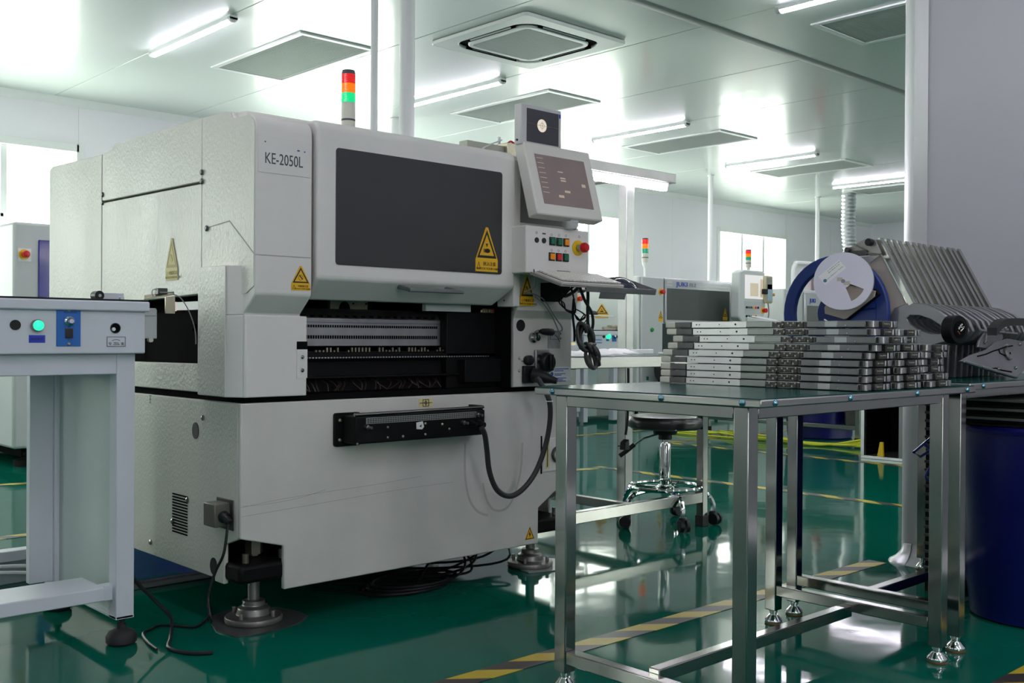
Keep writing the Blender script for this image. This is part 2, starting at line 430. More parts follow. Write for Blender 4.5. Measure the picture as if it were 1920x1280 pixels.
def window(n, a, b, axis):
    z0, z1 = WIN_Z
    def bx(m, p, q, d0, d1, u, v):
        if axis == 'Y': m.box(p, q, WALL_Y + d0, WALL_Y + d1, u, v)
        elif axis == '-Y': m.box(p, q, FRONT_Y - d1, FRONT_Y - d0, u, v)
        else: m.box(LEFT_X - d1, LEFT_X - d0, p, q, u, v)
    m = MB()
    for p, q, u, v in ((a - .045, a + .02, z0 - .045, z1 + .045), (b - .02, b + .045, z0 - .045, z1 + .045), (a, b, z0 - .045, z0 + .02), (a, b, z1 - .02, z1 + .045)):
        bx(m, p, q, -.018, .075, u, v)
    root = struct(m, 'window_%d' % n, frame_mat, .002)
    m = MB(); w = b - a
    for k in (a + w * .36, a + w * .68): bx(m, k - .025, k + .025, .03, .065, z0, z1)
    bx(m, a + w * .36, a + w * .68, .03, .06, z0 + .9, z0 + .93)
    m.build('mullion', frame_mat, root, .002)
    m = MB(); bx(m, a + .02, b - .02, .045, .049, z0 + .02, z1 - .02); m.build('pane', glass_mat, root)
    m = MB(); kx = a + w * .36
    if axis == 'Y':
        m.tube(cr([(kx + .02, WALL_Y + .03, z0 + .86), (kx + .10, WALL_Y - .01, z0 + .87), (kx + .16, WALL_Y - .02, z0 + .80), (kx + .20, WALL_Y - .02, z0 + .72)]), .008, 6)
        m.build('window_catch', frame_mat, root)
for i, (a, b) in enumerate(WIN): window(i + 1, a, b, 'Y')
for i, (a, b) in enumerate(LEFT_FILL_WIN): window(i + 6, a, b, 'X')
for i, (a, b) in enumerate(FRONT_FILL_WIN): window(i + 7, a, b, '-Y')  # the added fill windows, none of them in view

# partition on the right with rounded aluminium end post and coved foot
PX, PY = 3.95, 1.905
part_mat = pm('partition_paint', (.50, .49, .53), .45, var=.02, scale=2, coat=.15, coat_rough=.25)
m = MB(); m.box(PX, PX + .07, FRONT_Y, PY - .005, 0, CEIL); struct(m, 'wall_right', part_mat)
m = MB()
m.box(PX - .006, PX + .076, PY - .03, PY + .025, .0, CEIL)
m.prism([(PX - .006, PY + .025)] + [(PX + .035 - .041 * cos(a), PY + .025 + .055 * sin(a)) for a in [i * pi / 14 for i in range(15)]], 'Z', 0, CEIL)
struct(m, 'trim_3', pm('end_post_aluminium', (.60, .60, .62), .36, .35, var=.05, scale=4))
m = MB()
def cove(off): return [(off, .0), (off - .062, .0), (off - .058, .008), (off - .034, .022), (off - .014, .045), (off - .006, .075), (off, .078)]
m.prism([(PX + u, v) for u, v in cove(0)], 'Y', FRONT_Y, PY + .02)
prof = [(.047 - u, v) for u, v in cove(0)]
R = []
for i in range(17):
    a = pi - pi * i / 16
    R.append([m.bm.verts.new((PX + .035 + r * cos(a) * .9, PY + .02 + r * sin(a), z)) for r, z in prof])
for A, B in zip(R, R[1:]):
    for k in range(len(prof) - 1): m.bm.faces.new((A[k], A[k + 1], B[k + 1], B[k]))
struct(m, 'baseboard_right', pm('cove_aluminium', (.62, .62, .64), .3, .4, var=.04))

# hazard tape on the floor
def hazard_material():
    m = pm('hazard_tape', (.5, .4, .05), .35, var=0); nt = m.node_tree; N, L = nt.nodes, nt.links; b = N['Principled BSDF']
    tc = N.new('ShaderNodeTexCoord'); sp = N.new('ShaderNodeSeparateXYZ'); L.new(tc.outputs['Object'], sp.inputs[0])
    def mth(op, a, bb):
        n = N.new('ShaderNodeMath'); n.operation = op
        for i, v in enumerate((a, bb)):
            if isinstance(v, (int, float)): n.inputs[i].default_value = v
            else: L.new(v, n.inputs[i])
        return n.outputs[0]
    s = mth('ADD', sp.outputs[0], mth('MULTIPLY', sp.outputs[1], 1.3))
    f = mth('FRACT', mth('DIVIDE', s, .22), 0)
    g = mth('GREATER_THAN', f, .5)
    nz = N.new('ShaderNodeTexNoise'); nz.inputs['Scale'].default_value = 14; L.new(tc.outputs['Object'], nz.inputs['Vector'])
    mx = N.new('ShaderNodeMix'); mx.data_type = 'RGBA'; mx.inputs['A'].default_value = (.055, .045, .045, 1); mx.inputs['B'].default_value = (.62, .48, .03, 1)
    L.new(g, mx.inputs['Factor'])
    m2 = N.new('ShaderNodeMix'); m2.data_type = 'RGBA'; m2.blend_type = 'MULTIPLY'; m2.inputs['B'].default_value = (.75, .72, .65, 1)
    L.new(nz.outputs['Fac'], m2.inputs['Factor']); L.new(mx.outputs['Result'], m2.inputs['A']); L.new(m2.outputs['Result'], b.inputs['Base Color'])
    return m
haz = hazard_material()
def tape(x0, y0, x1, y1, label, w=.075):
    a, b = Vector((x0, y0)), Vector((x1, y1)); L_ = (b - a).length
    m = MB(); m.box(0, L_, -w / 2, w / 2, 0, .0012)
    o = m.build('hazard_tape', haz, None, smooth=False); o.location = (x0, y0, .0004); o.rotation_euler = (0, 0, math.atan2(b.y - a.y, b.x - a.x))
    tag(o, label, 'floor tape', 'yellow and black floor tapes')
tape(1.2, 2.035, 3.88, 2.035, 'yellow and black floor tape running under the front steel table to the end post')
tape(5.27, 2.0, 5.27, 4.72, 'striped floor tape crossing behind the stool and running towards the partition foot')
tape(-1.0, 4.80, 5.30, 4.76, 'striped floor tape behind the big machine, seen under the conveyor and beside the stool')
tape(6.93, 2.4, 6.93, 5.49, 'striped floor tape passing just in front of the black magazine rack')
tape(6.89, 5.53, 9.5, 5.53, 'short far striped floor tape between stool pillar and near right steel legs')
tape(2.55, 1.08, 3.88, 1.08, 'striped floor tape at the bottom right corner, in front of the blue tub')
tape(-1.0, 6.48, 7.7, 6.42, 'farthest striped floor tape in front of the back row of machines')

# ------------------------------------------------------------------ ceiling fittings
def tube_light(x, y0, y1, label):
    t = thing('ceiling_tube_light', label, 'ceiling light', (x, (y0 + y1) / 2, CEIL), 'LED tube lights on the ceiling')
    m = MB(); pr = [(x - .026, CEIL), (x + .026, CEIL), (x + .0255, CEIL - .028), (x - .0255, CEIL - .028)]
    m.prism(pr, 'Y', y0, y1); m.build('mounting_base', white, t)
    m = MB(); pr = [(x + .030 * cos(a), CEIL - .014 - .030 * sin(a)) for a in [radians(30 + 120 * i / 12) for i in range(13)]]
    m.prism(pr, 'Y', y0 + .03, y1 - .03); m.build('diffuser', tube_lit, t)
    for a, b in ((y0, y0 + .03), (y1 - .03, y1)):
        m = MB(); pr = [(x + .032 * cos(q), CEIL - .012 - .033 * sin(q)) for q in [pi * i / 12 for i in range(13)]]
        m.prism(pr, 'Y', a, b); m.build('end_cap', greywhite, t, .003)
    return t
L_T = {3.21: 'lit ceiling tube above the big machine, nearest the back-left window', 5.52: 'lit ceiling tube between the white pipes and the round-cornered air conditioner',
       7.86: 'lit ceiling tube just right of the small monitor above the keyboard', 10.14: 'lit ceiling tube over the far machine with the blue lettering',
       12.5: 'farthest lit ceiling tube, beside the white end post'}
for x, lb in L_T.items(): tube_light(x, 6.04, 7.24, lb)
tube_light(.89, 6.04, 7.24, 'lit ceiling tube over the conveyor side, out of the picture on the left')
for x, lb in ((7.86, 'lit ceiling tube added for fill behind the partition, nearest its end post'), (10.14, 'lit ceiling tube added for fill behind the partition, middle one'), (12.5, 'lit ceiling tube added for fill behind the partition, farthest one')): tube_light(x, 2.38, 3.58, lb)  # unseen tubes added to brighten the right part of the back wall
tube_light(5.53, 2.38, 3.58, 'lit ceiling tube at the top edge near the end post, beyond the metal strip')
tube_light(.89, 2.38, 3.58, 'lit ceiling tube above the left conveyor, out of the picture overhead')
for x, lb in ((-1.43, 'lit ceiling tube added for fill behind the viewer at the left, out of the picture'), (.89, 'lit ceiling tube added for fill behind the viewer, out of the picture'), (3.21, 'lit ceiling tube added for fill behind the viewer beside the partition, out of the picture')): tube_light(x, -1.9, -.7, lb); tube_light(x, -3.4, -2.2, lb.replace('behind the viewer', 'far behind the viewer'))  # unseen tubes added as front fill for the machine faces
tube_light(.89, -.2, 1.0, 'lit ceiling tube added for fill straight over the viewer, out of the picture')  # unseen, added with the next two as fill from overhead
tube_light(-1.43, -.2, 1.0, 'lit ceiling tube added for fill left of the viewer, out of the picture')
tube_light(3.21, -.2, 1.0, 'lit ceiling tube added for fill beside the partition over the steel tables, out of the picture')
for x, lb in ((5.53, 'first'), (7.86, 'second'), (10.14, 'third'), (12.5, 'fourth')): tube_light(x, -.2, 1.0, 'lit ceiling tube added for fill in the row behind the partition, %s from it, out of the picture' % lb); tube_light(x, -1.9, -.7, 'lit ceiling tube added for fill in the second row behind the partition, %s from it, unseen' % lb)  # unseen rows added to light the fronts of the far machines
def ceiling_grille(x0, x1, y0, y1, label):
    t = thing('return_air_grille', label, 'ceiling vent', ((x0 + x1) / 2, (y0 + y1) / 2, CEIL), 'flat grilles in the ceiling')
    m = MB()
    for a, b, c, d in ((x0, x1, y0, y0 + .045), (x0, x1, y1 - .045, y1), (x0, x0 + .045, y0 + .045, y1 - .045), (x1 - .045, x1, y0 + .045, y1 - .045)):
        m.box(a, b, c, d, CEIL - .012, CEIL)
    m.build('frame', white, t, .003)
    m = MB(); m.box(x0 + .045, x1 - .045, y0 + .045, y1 - .045, CEIL - .004, CEIL - .001)
    k = x0 + .06
    while k < x1 - .06:
        m.box(k, k + .006, y0 + .045, y1 - .045, CEIL - .009, CEIL - .004); k += .016
    m.build('mesh_panel', pm_grille, t, smooth=False)
pm_grille = pm('grille_grey', (.36, .40, .38), .55, var=.06, scale=3)
ceiling_grille(3.70, 4.33, 6.05, 7.32, 'flat grille in the ceiling left of the red-topped signal tower')
ceiling_grille(6.03, 6.66, 6.05, 7.32, 'flat grille in the ceiling behind the small square monitor')
ceiling_grille(8.38, 9.01, 6.05, 7.32, 'flat grille in the ceiling right of the middle lit tube')
ceiling_grille(10.73, 11.36, 6.05, 7.32, 'flat grille in the ceiling above the foil duct')
ceiling_grille(12.98, 13.6, 6.05, 7.32, 'farthest flat grille in the ceiling, cut off by the end post')
ceiling_grille(5.97, 6.64, 2.38, 3.62, 'flat grille in the ceiling at the top right, beside the end post')
# cassette air conditioner
t = thing('cassette_air_conditioner', 'square white ceiling air conditioner with rounded louvre slots and grey intake', 'air conditioner', (4.94, 5.16, CEIL))
cx, cy, hw = 4.94, 5.16, .475
m = MB(); m.ring(rrect(cx - hw, cx + hw, cy - hw, cy + hw, .03, 6), rrect(cx - .375, cx + .375, cy - .375, cy + .375, .14, 6), 'Z', CEIL - .028, CEIL - .004); m.build('panel_surround', white, t, .006)
m = MB(); m.prism(rrect(cx - .375, cx + .375, cy - .375, cy + .375, .14, 6), 'Z', CEIL - .010, CEIL - .006); m.build('slot_recess', gap, t)
m = MB(); m.ring(rrect(cx - .325, cx + .325, cy - .325, cy + .325, .12, 6), rrect(cx - .27, cx + .27, cy - .27, cy + .27, .02, 6), 'Z', CEIL - .032, CEIL - .010); m.build('inner_frame', white, t, .008)
m = MB(); m.box(cx - .27, cx + .27, cy - .27, cy + .27, CEIL - .029, CEIL - .018)
k = -.262
while k < .26:
    m.box(cx + k, cx + k + .006, cy - .27, cy + .27, CEIL - .032, CEIL - .029); k += .0125
m.build('intake_grille', pm('intake_grey', (.42, .45, .45), .5, var=.04), t, smooth=False)
for a in range(4):
    m = MB(); ca, sa = cos(a * pi / 2), sin(a * pi / 2)
    m.T = Matrix(((ca, -sa, 0, cx), (sa, ca, 0, cy), (0, 0, 1, 0), (0, 0, 0, 1)))
    m.hexa([(-.20, .345, CEIL - .030), (.20, .345, CEIL - .030), (.20, .366, CEIL - .014), (-.20, .366, CEIL - .014), (-.20, .345, CEIL - .026), (.20, .345, CEIL - .026), (.20, .366, CEIL - .010), (-.20, .366, CEIL - .010)])
    m.build('louvre', greywhite, t)
    m = MB(); m.T = Matrix(((ca, -sa, 0, cx), (sa, ca, 0, cy), (0, 0, 1, 0), (0, 0, 0, 1))); m.box(-.235, .235, .366, .380, CEIL - .0275, CEIL - .006); m.box(-.235, .235, .334, .338, CEIL - .030, CEIL - .008); m.build_each('slot_shade', gap, t)  # black strips stand in for the shade inside the louvre slots

# ------------------------------------------------------------------ pipes and ducts from the ceiling
def pipe(x, y, z0, r, label, cat='pipe'):
    m = MB(); m.lathe([(r, z0), (r, CEIL - .012), (r * 1.35, CEIL - .012), (r * 1.35, CEIL)], (x, y, 0), n=20)
    tag(m.build('drop_pipe', pm_pipe, None), label, cat, 'white pipes dropping from the ceiling')
pm_pipe = pm('pipe_white', (.76, .76, .77), .32, var=0)
pipe(2.77, 3.9, 1.5405, .0165, 'thin white pipe from the ceiling behind the signal tower')
pipe(2.955, 3.9, 0, .036, 'thick white pipe from the ceiling next to the thin one behind the machine')
pipe(10.65, 7.83, 0, .032, 'slim white pole from the ceiling just left of the right-hand bright window')
pipe(13.36, 7.96, 0, .030, 'slim white pole from the ceiling left of the foil duct')
pipe(5.83, 7.854, 1.4805, .045, 'pale far pole from the ceiling seen just left of the thick white pipe')
m = MB(); pts = []
for i in range(72):
    z = CEIL - i * .026
    pts.append((.092 + (.011 if i % 2 else -.004) * (1 if i else 0) + random.uniform(-.002, .002), z))
bmv = pts
m.lathe([(r, z) for r, z in pts], (0, 0, 0), n=24)
for v in m.bm.verts:
    d = (CEIL - v.co.z); v.co.x += 13.35 + .10 * d * .55 + .02 * sin(d * 7); v.co.y += 7.47 + .02 * sin(d * 5)
tag(m.build('exhaust_duct', foil, None), 'silvery crumpled foil duct hanging from the ceiling behind the reel', 'duct')
# ================================================================== THE BIG PLACEMENT MACHINE
MX0, MX1, MY0, MY1 = 1.49, 2.865, 2.75, 4.28
pmach = thing('placement_machine', 'large cream chip placement machine with smoked front window and signal tower', 'machine', (MX0, MY0, 0))
# --- base cabinet: panels with cut-away corners round a dark core
base = MB(); base.box(MX0 + .004, MX1 - .004, MY0 + .012, MY1, .60, .665)
base = base.build('base_cabinet', cream_dirty, pmach)
zb = .119
def fp(px, py, Y): p = at(px, py, Y=Y); return (p.x, p.z)
m = MB()
m.prism([(MX0, .681), (MX0, .288), (MX0 + .145, .250), (MX0 + .145, zb), (2.70, zb), (2.70, .250), (2.80, .310), (MX1, .30), (MX1, .681)], 'Y', MY0, MY0 + .018)
front_panel = m.build('front_panel', cream_dirty, base, .004)
m = MB()
m.prism([(MY0 + .018, .681), (MY0 + .018, .284), (2.848, .258), (2.848, .140), (2.905, .140), (2.905, .150), (4.18, .150), (4.18, .258), (MY1, .288), (MY1, .681)], 'X', MX0, MX0 + .016)
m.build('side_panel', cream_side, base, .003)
m = MB()
m.prism([(MY0 + .018, .681), (MY0 + .018, .284), (2.848, .258), (2.848, .140), (4.18, .150), (4.18, .258), (MY1, .288), (MY1, .681)], 'X', MX1 - .016, MX1)
m.build('side_panel', cream_dirty, base, .003)
m = MB(); m.box(MX0 + .016, MX1 - .016, MY1 - .016, MY1, .15, .681); m.build('rear_panel', cream_dirty, base)
m = MB(); m.box(MX0 + .15, MX1 - .15, MY0 + .13, MY1 - .15, .13, .60); m.box(MX0 + .03, MX1 - .03, MY0 + .03, MY1 - .03, .30, .60)
m.build('light_block_core', gap, base)  # black core added to block light under the cabinet
m = MB(); m.box(MX0 + .025, MX1 - .02, MY0 + .022, MY1 - .02, .665, .70); m.build('gap_spacer', gap, pmach)
# side details
m = MB(); m.prism(circ(*[(lambda p: (p.y, p.z))(at(367, 807, X=MX0))][0], .021, 20, 0, .026), 'X', MX0 - .002, MX0 + .002)
q = at(401, 1061, X=MX0); m.prism(circ(q.y, q.z, .022, 20, 0, .026), 'X', MX0 - .002, MX0 + .002); m.build_each('hole_plug', black, base)
m = MB()
a, b = at(325, 927, X=MX0), at(353, 1000, X=MX0)
for i in range(14):
    z = .372 - i * .0092; m.box(MX0 - .002, MX0 + .001, 3.085, 3.19, z - .0028, z + .0018)
m.build('vent_slots', gap, base)
m = MB()
for px, py in ((381, 783), (283, 1016), (324, 977), (352, 937)):
    q = at(px, py, X=MX0); m.lathe([(.009, 0), (.009, .003), (.005, .006), (0.0, .006)], q, (-1, 0, 0), 12)
m.build_each('screw', steel, base)
sxx = MX0 - .052; yn = at(402, 965, X=sxx).y; yf = at(381, 965, X=sxx).y; zlo, zhi = at(402, 990, X=sxx).z, at(402, 946, X=sxx).z
m = MB(); m.box(sxx, MX0, yn, yf, zlo, zhi); ob = m.build('socket_box', pm('socket_box_steel', (.20, .19, .16), .38, .7, var=.2, scale=20), base, .003)
m = MB(); m.box(MX0 - .004, MX0, yn - .02, yf + .012, zlo - .012, zhi + .010); m.build('socket_plate', darkmech, ob, .002)
m = MB(); m.lathe([(.017, 0), (.017, .012), (.013, .016), (.011, .035), (.006, .042)], (MX0 - .024, yn, (zlo + zhi) / 2 - .002), (0, -1, -.35), 14); m.build('plug', black, ob)
m = MB(); fl_ = [at(x, y, Z=.005) for x, y in ((390, 1133), (391, 1154), (369, 1174), (335, 1173), (300, 1172), (282, 1180), (268, 1188), (278, 1204), (294, 1217))]
m.tube(cr([(MX0 - .028, yn - .036, (zlo + zhi) / 2 - .02), (MX0 - .040, yn - .035, .25), (MX0 - .055, yn - .01, .19), (MX0 - .07, yn + .0, .12), (MX0 - .06, yn + .0, .05)] + fl_), .0042, 6)
tag(m.build('mains_cord', black, None), 'thin black cord from the steel socket box down to the green floor', 'cord')
m = MB()
q = at(282, 748, X=MX0)
for k in (-.012, 0, .012): m.box(MX0 - .001, MX0 + .001, q.y - .009, q.y + .009, q.z + k - .001, q.z + k + .001)
m.box(MX0 - .001, MX0 + .001, q.y - .001, q.y + .001, q.z - .012, q.z + .012); m.build_each('centre_mark', greyink, base)
# front decals
m = MB(); q = at(798, 755, Y=MY0); m.box(q.x - .028, q.x + .028, MY0 - .001, MY0, q.z - .014, q.z + .014); m.m = 1
m.ring([(q.x - .013, q.z - .012), (q.x + .013, q.z - .012), (q.x + .013, q.z + .012), (q.x - .013, q.z + .012)], [(q.x - .011, q.z - .010), (q.x + .011, q.z - .010), (q.x + .011, q.z + .010), (q.x - .011, q.z + .010)], 'Y', MY0 - .002, MY0 - .001)
m.box(q.x - .026, q.x + .026, MY0 - .002, MY0 - .001, q.z - .001, q.z + .001); m.box(q.x - .001, q.x + .001, MY0 - .002, MY0 - .001, q.z - .011, q.z + .011)
m.ring(circ(q.x, q.z, .006, 12), circ(q.x, q.z, .0045, 12), 'Y', MY0 - .002, MY0 - .001); m.build('centre_mark_sticker', [yellow_worn, ink], base)
m = MB(); q = at(993, 1000, Y=MY0); m.prism([(q.x - .024, q.z - .021), (q.x + .024, q.z - .021), (q.x, q.z + .026)], 'Y', MY0 - .001, MY0); m.m = 1
m.ring([(q.x - .022, q.z - .0195), (q.x + .022, q.z - .0195), (q.x, q.z + .0235)], [(q.x - .018, q.z - .017), (q.x + .018, q.z - .017), (q.x, q.z + .018)], 'Y', MY0 - .0016, MY0 - .001)
m.prism([(q.x + .002, q.z + .010), (q.x - .006, q.z - .004), (q.x - .001, q.z - .003), (q.x - .002, q.z - .014), (q.x + .006, q.z - .0), (q.x + .001, q.z - .001)], 'Y', MY0 - .0016, MY0 - .001)
m.build('warning_label', [yellow, ink], base)
# door in the base at the right with a slotted yellow plate and ring latch
m = MB(); a, b = at(1016, 822, Y=MY0), at(1040, 882, Y=MY0); m.box(a.x, MX1 - .01, MY0 - .004, MY0, b.z, a.z); fl = m.build('service_flap', cream, base, .002)
m = MB(); m.box(a.x + .018, a.x + .034, MY0 - .006, MY0 - .004, b.z + .012, a.z - .012); m.build('slotted_plate', yellow_worn, fl)
m = MB(); m.box(a.x + .022, a.x + .025, MY0 - .0075, MY0 - .006, b.z + .018, a.z - .018); m.build('slot', ink, fl)
m = MB(); m.tube(cr([(a.x + .075 + .026 * cos(k * tau / 10), MY0 - .010, (a.z + b.z) / 2 + .026 * sin(k * tau / 10)) for k in range(10)], 3, True), .006, 6, True); m.build('ring_latch', darkmech, fl)
m = MB(); m.box(a.x - .006, a.x - .002, MY0 - .004, MY0 + .001, b.z - .006, a.z + .01); m.build('hinge', gap, fl)
m = MB(); random.seed(41)
for pts in ([(452, 952), (520, 938), (600, 925), (700, 907), (790, 892)], [(452, 968), (560, 950), (650, 935), (760, 915), (850, 903)], [(455, 948), (500, 944), (560, 932), (610, 918)]):
    m.tube(cr([at(x, y + random.uniform(-2, 2), Y=MY0 - .0002) for x, y in pts], 6), .00045, 4)
m.build('scuff_line', pm('scuff_grey', (.22, .215, .20), .7, var=.3, scale=60), base)
m = MB()
for pts in ([(872, 830), (872, 890), (880, 935), (895, 958), (915, 966)], [(905, 905), (912, 935), (925, 955), (945, 955), (960, 938), (975, 890), (980, 830)]):
    P = cr([at(x, y, Y=MY0 - .0003) for x, y in pts], 6)
    for p, q in zip(P, P[1:]):
        d = (q - p).normalized(); w = Vector((-d.z, 0, d.x)) * .0045
        m.poly([p - w, q - w, q + w, p + w])
m.build('cable_shadow', pm('cable_shadow_grey', (.47, .455, .425), .6, var=.15, scale=40), base, smooth=False)  # cable shadows painted as grey bands on the front panel
# levelling feet
def foot(x, y, name='levelling_foot'):
    m = MB(); m.box(x - .115, x + .07, y - .125, y + .10, .150, .205); f = m.build(name, blackmetal, pmach, .012)
    m = MB(); m.lathe([(.086, .0), (.088, .010), (.086, .018), (.052, .022), (.048, .042), (.034, .050), (.034, .064), (.018, .066), (.018, .150)], (x, y, .004), n=30)
    for k in range(4):
        a = k * pi / 2 + .5; m.cyl((x + .068 * cos(a), y + .068 * sin(a), .02), (x + .068 * cos(a), y + .068 * sin(a), .042), .007, n=8)
    m.build('foot_disc', darkfoot, f, .002)
    m = MB(); m.lathe([(.016, .20), (.016, .212), (.027, .212), (.027, .285), (.013, .285), (.013, .30)], (x, y, 0), n=6); m.build('lock_nut', brassdark, f)
    m = MB()
    for dx, dy in ((-.075, -.085), (.045, -.085), (-.075, .06)):
        m.cyl((x + dx, y + dy, .205), (x + dx, y + dy, .232), .010, n=10)
    m.build_each('cap_screw', brassdark, f)
darkfoot = pm('worn_foot_steel', (.26, .25, .24), .42, .8, var=.25, scale=20)
brassdark = pm('dull_bolt_steel', (.17, .16, .13), .45, .7, var=.25, scale=20)
for fx, fy in ((1.61, 2.885), (2.79, 2.885), (1.61, 4.13), (2.79, 4.13)): foot(fx, fy)
m = MB(); pts = [(390, 1156), (405, 1182), (440, 1193), (470, 1191), (520, 1180), (560, 1168), (578, 1154), (560, 1146), (520, 1138), (450, 1136)]
m.prism([(lambda p: (p.x, p.y))(at(x, y, Z=.003)) for x, y in pts], 'Z', .0005, .004)
tag(m.build('floor_pad', pm('grey_floor_pad', (.045, .05, .048), .35, var=.2), None), 'grey curled pad under the front left foot of the big machine', 'floor pad')
m = MB(); m.prism([(2.70, 2.80), (2.80, 2.76), (2.93, 2.80), (2.97, 2.88), (2.90, 2.97), (2.74, 2.96)], 'Z', .0005, .004)
tag(m.build('floor_pad', pm('pale_floor_pad', (.30, .31, .31), .3, var=.2), None), 'pale pad under the right foot of the big machine, by the steel leg', 'floor pad')

# --- upper housing
ZT = 1.537
UX0, UX1 = MX0, 2.845
# left tower with rounded brow and sloping chin
def arc2(cx, cy, r, a0, a1, n=7): return [(cx + r * cos(radians(a0 + (a1 - a0) * i / n)), cy + r * sin(radians(a0 + (a1 - a0) * i / n))) for i in range(n + 1)]
FY = 2.672
tower_prof = [(2.99, .70), (2.735, .70), (2.735, .943)] + arc2(FY + .02, 1.005, .02, 215, 180, 4) + arc2(FY + .045, ZT - .068, .045, 180, 105, 7) + [(2.782, 1.515), (2.802, 1.519), (2.812, 1.535), (2.835, 1.541), (2.99, 1.545)]
m = MB(); m.prism(tower_prof, 'X', UX0, 1.677)
lt = m.build('front_tower', cream, pmach, .004)
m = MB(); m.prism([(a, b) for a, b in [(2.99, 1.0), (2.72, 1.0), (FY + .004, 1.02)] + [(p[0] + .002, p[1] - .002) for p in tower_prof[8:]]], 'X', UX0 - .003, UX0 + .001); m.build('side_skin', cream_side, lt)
# name plate
m = MB(); a, b = at(481, 247, Y=FY), at(586, 320, Y=FY)
x0, x1, z0, z1 = 1.497, 1.668, 1.345, 1.452
m.box(x0, x1, FY - .0022, FY + .001, z0, z1); npl = m.build('name_plate', cream, lt, .001)
m = MB(); 
m.text('KE-2050L', .0455, (1.517, FY - .0026, 1.372), (1, 0, 0), (0, 0, 1), sx=.70); m.build('lettering', greyink, npl, smooth=False)
m = MB(); m.prism(circ(1.628, 1.420, .005, 10, 0, .0022), 'Y', FY - .003, FY - .002); m.prism(circ(1.649, 1.419, .0025, 8, 0, .002), 'Y', FY - .003, FY - .002); m.build_each('blue_mark', blueink, npl)
m = MB(); m.prism(circ(1.519, 1.433, .0022, 8), 'Y', FY - .003, FY - .002); m.build('rivet', greyink, npl)
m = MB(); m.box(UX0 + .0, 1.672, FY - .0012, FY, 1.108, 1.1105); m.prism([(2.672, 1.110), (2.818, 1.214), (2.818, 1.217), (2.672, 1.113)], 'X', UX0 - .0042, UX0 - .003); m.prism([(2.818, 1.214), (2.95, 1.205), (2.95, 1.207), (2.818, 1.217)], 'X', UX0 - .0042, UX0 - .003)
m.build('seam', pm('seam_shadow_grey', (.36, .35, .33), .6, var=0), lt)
warning_label(lt, (1.607, FY - .001, 1.012), (1, 0, 0), (0, 0, 1), .063, .072, ('可動部注意', 'WATCH YOUR HANDS'), None, False)
m = MB(); random.seed(3)
for k in range(16):
    xx = random.uniform(1.50, 1.60); m.box(xx, xx + random.uniform(.001, .004), FY - .0004 + .012, FY + .016, 1.000, 1.0025)
m.build('paint_chip', ink, lt)
# left lower pillar with chamfered corner
xl = 1.458
m = MB(); m.prism([(UX0 + .01, 2.99), (xl, 2.955), (xl, 2.785), (1.495, 2.733), (1.699, 2.733), (1.699, 2.99)], 'Z', .699, .938)
m.prism([(UX0 + .0, 2.99), (xl, 2.955), (xl, 2.785), (1.495, 2.733), (1.4955, 2.80), (1.4955, 2.99)], 'Z', .938, 1.083)
pil = m.build('corner_pillar', cream, pmach, .003)
m = MB(); m.prism([(2.783, .702), (2.953, .702), (2.953, 1.080), (2.783, 1.080)], 'X', xl - .002, xl); m.build('side_skin', cream_side, pil)
m = MB(); m.box(1.664, 1.70, 2.7305, 2.735, .838, .862); m.build('clip_recess', gap, pil)
m = MB(); m.box(1.664, 1.70, 2.7305, 2.733, .752, .838); m.build('corner_plate', cream, pil)
m = MB()
for z in (.815, .775): m.lathe([(.006, 0), (.006, .002), (.003, .005), (0, .005)], (1.683, 2.7305, z), (0, -1, 0), 10)
m.build_each('screw', steel, pil)
# left side panels behind the pillar
PXs = UX0
def side(pts, name='side_cover', off=.004): 
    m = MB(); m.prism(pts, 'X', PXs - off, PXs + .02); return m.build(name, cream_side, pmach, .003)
side([(2.992, 1.005), (2.992, 1.343), (3.765, 1.352), (3.765, .985)])
side([(2.992, 1.349), (2.992, 1.546), (3.664, 1.551), (3.676, 1.533), (3.765, 1.529), (3.765, 1.358)])
side([(3.771, .985), (3.771, 1.528), (4.262, 1.541), (MY1 + .016, 1.53), (MY1 + .016, .72), (3.771, .72)])
side([(2.945, .703), (2.945, .792), (3.768, .785), (3.768, .703)])
m = MB()
for px, py in ((379, 323), (379, 340), (193, 365), (193, 380), (388, 428)):
    q = at(px, py, X=PXs - .004); m.lathe([(.009, 0), (.009, .003), (.006, .006), (0, .006)], q, (-1, 0, 0), 12)
m.build_each('panel_fastener', pm('fastener_dark', (.12, .12, .12), .4, .6, var=0), pmach)
warning_label(pmach, (PXs - .006, 3.236, 1.054), (0, -1, 0), (0, 0, 1), .085, .135, ('可動部注意', 'WATCH YOUR HANDS'), [yellow_worn, pm('faded_ink', S(178, 168, 110), .6, var=0)], False)
# roof, right side, rear, inner dark walls
m = MB(); m.prism([(2.75, 1.500), (2.75, 1.532), (2.83, 1.540), (4.25, 1.540), (MY1 + .015, 1.53), (MY1 + .015, 1.500)], 'X', UX0 + .015, UX1); m.build('roof_panel', cream, pmach, .005)
m = MB(); m.box(UX1 - .015, UX1, 2.76, MY1 + .015, .70, 1.53); m.build('side_cover', cream, pmach, .003)
m = MB(); m.box(UX0 + .02, UX1, MY1, MY1 + .016, .70, 1.50); m.build('rear_cover', cream, pmach, .003)
m = MB(); m.box(1.70, 2.53, 3.30, 3.32, .70, 1.50); m.box(1.699, 1.705, 2.99, 3.32, .70, 1.5); m.box(2.525, 2.53, 2.72, 3.32, .70, 1.5); m.box(UX0 + .03, 1.70, 3.02, 4.2, .7, .79); m.box(1.60, 1.70, 3.0, 4.2, .70, 1.0)
m.build('inner_shade_walls', gap, pmach)  # near-black walls put the interior shade into their colour
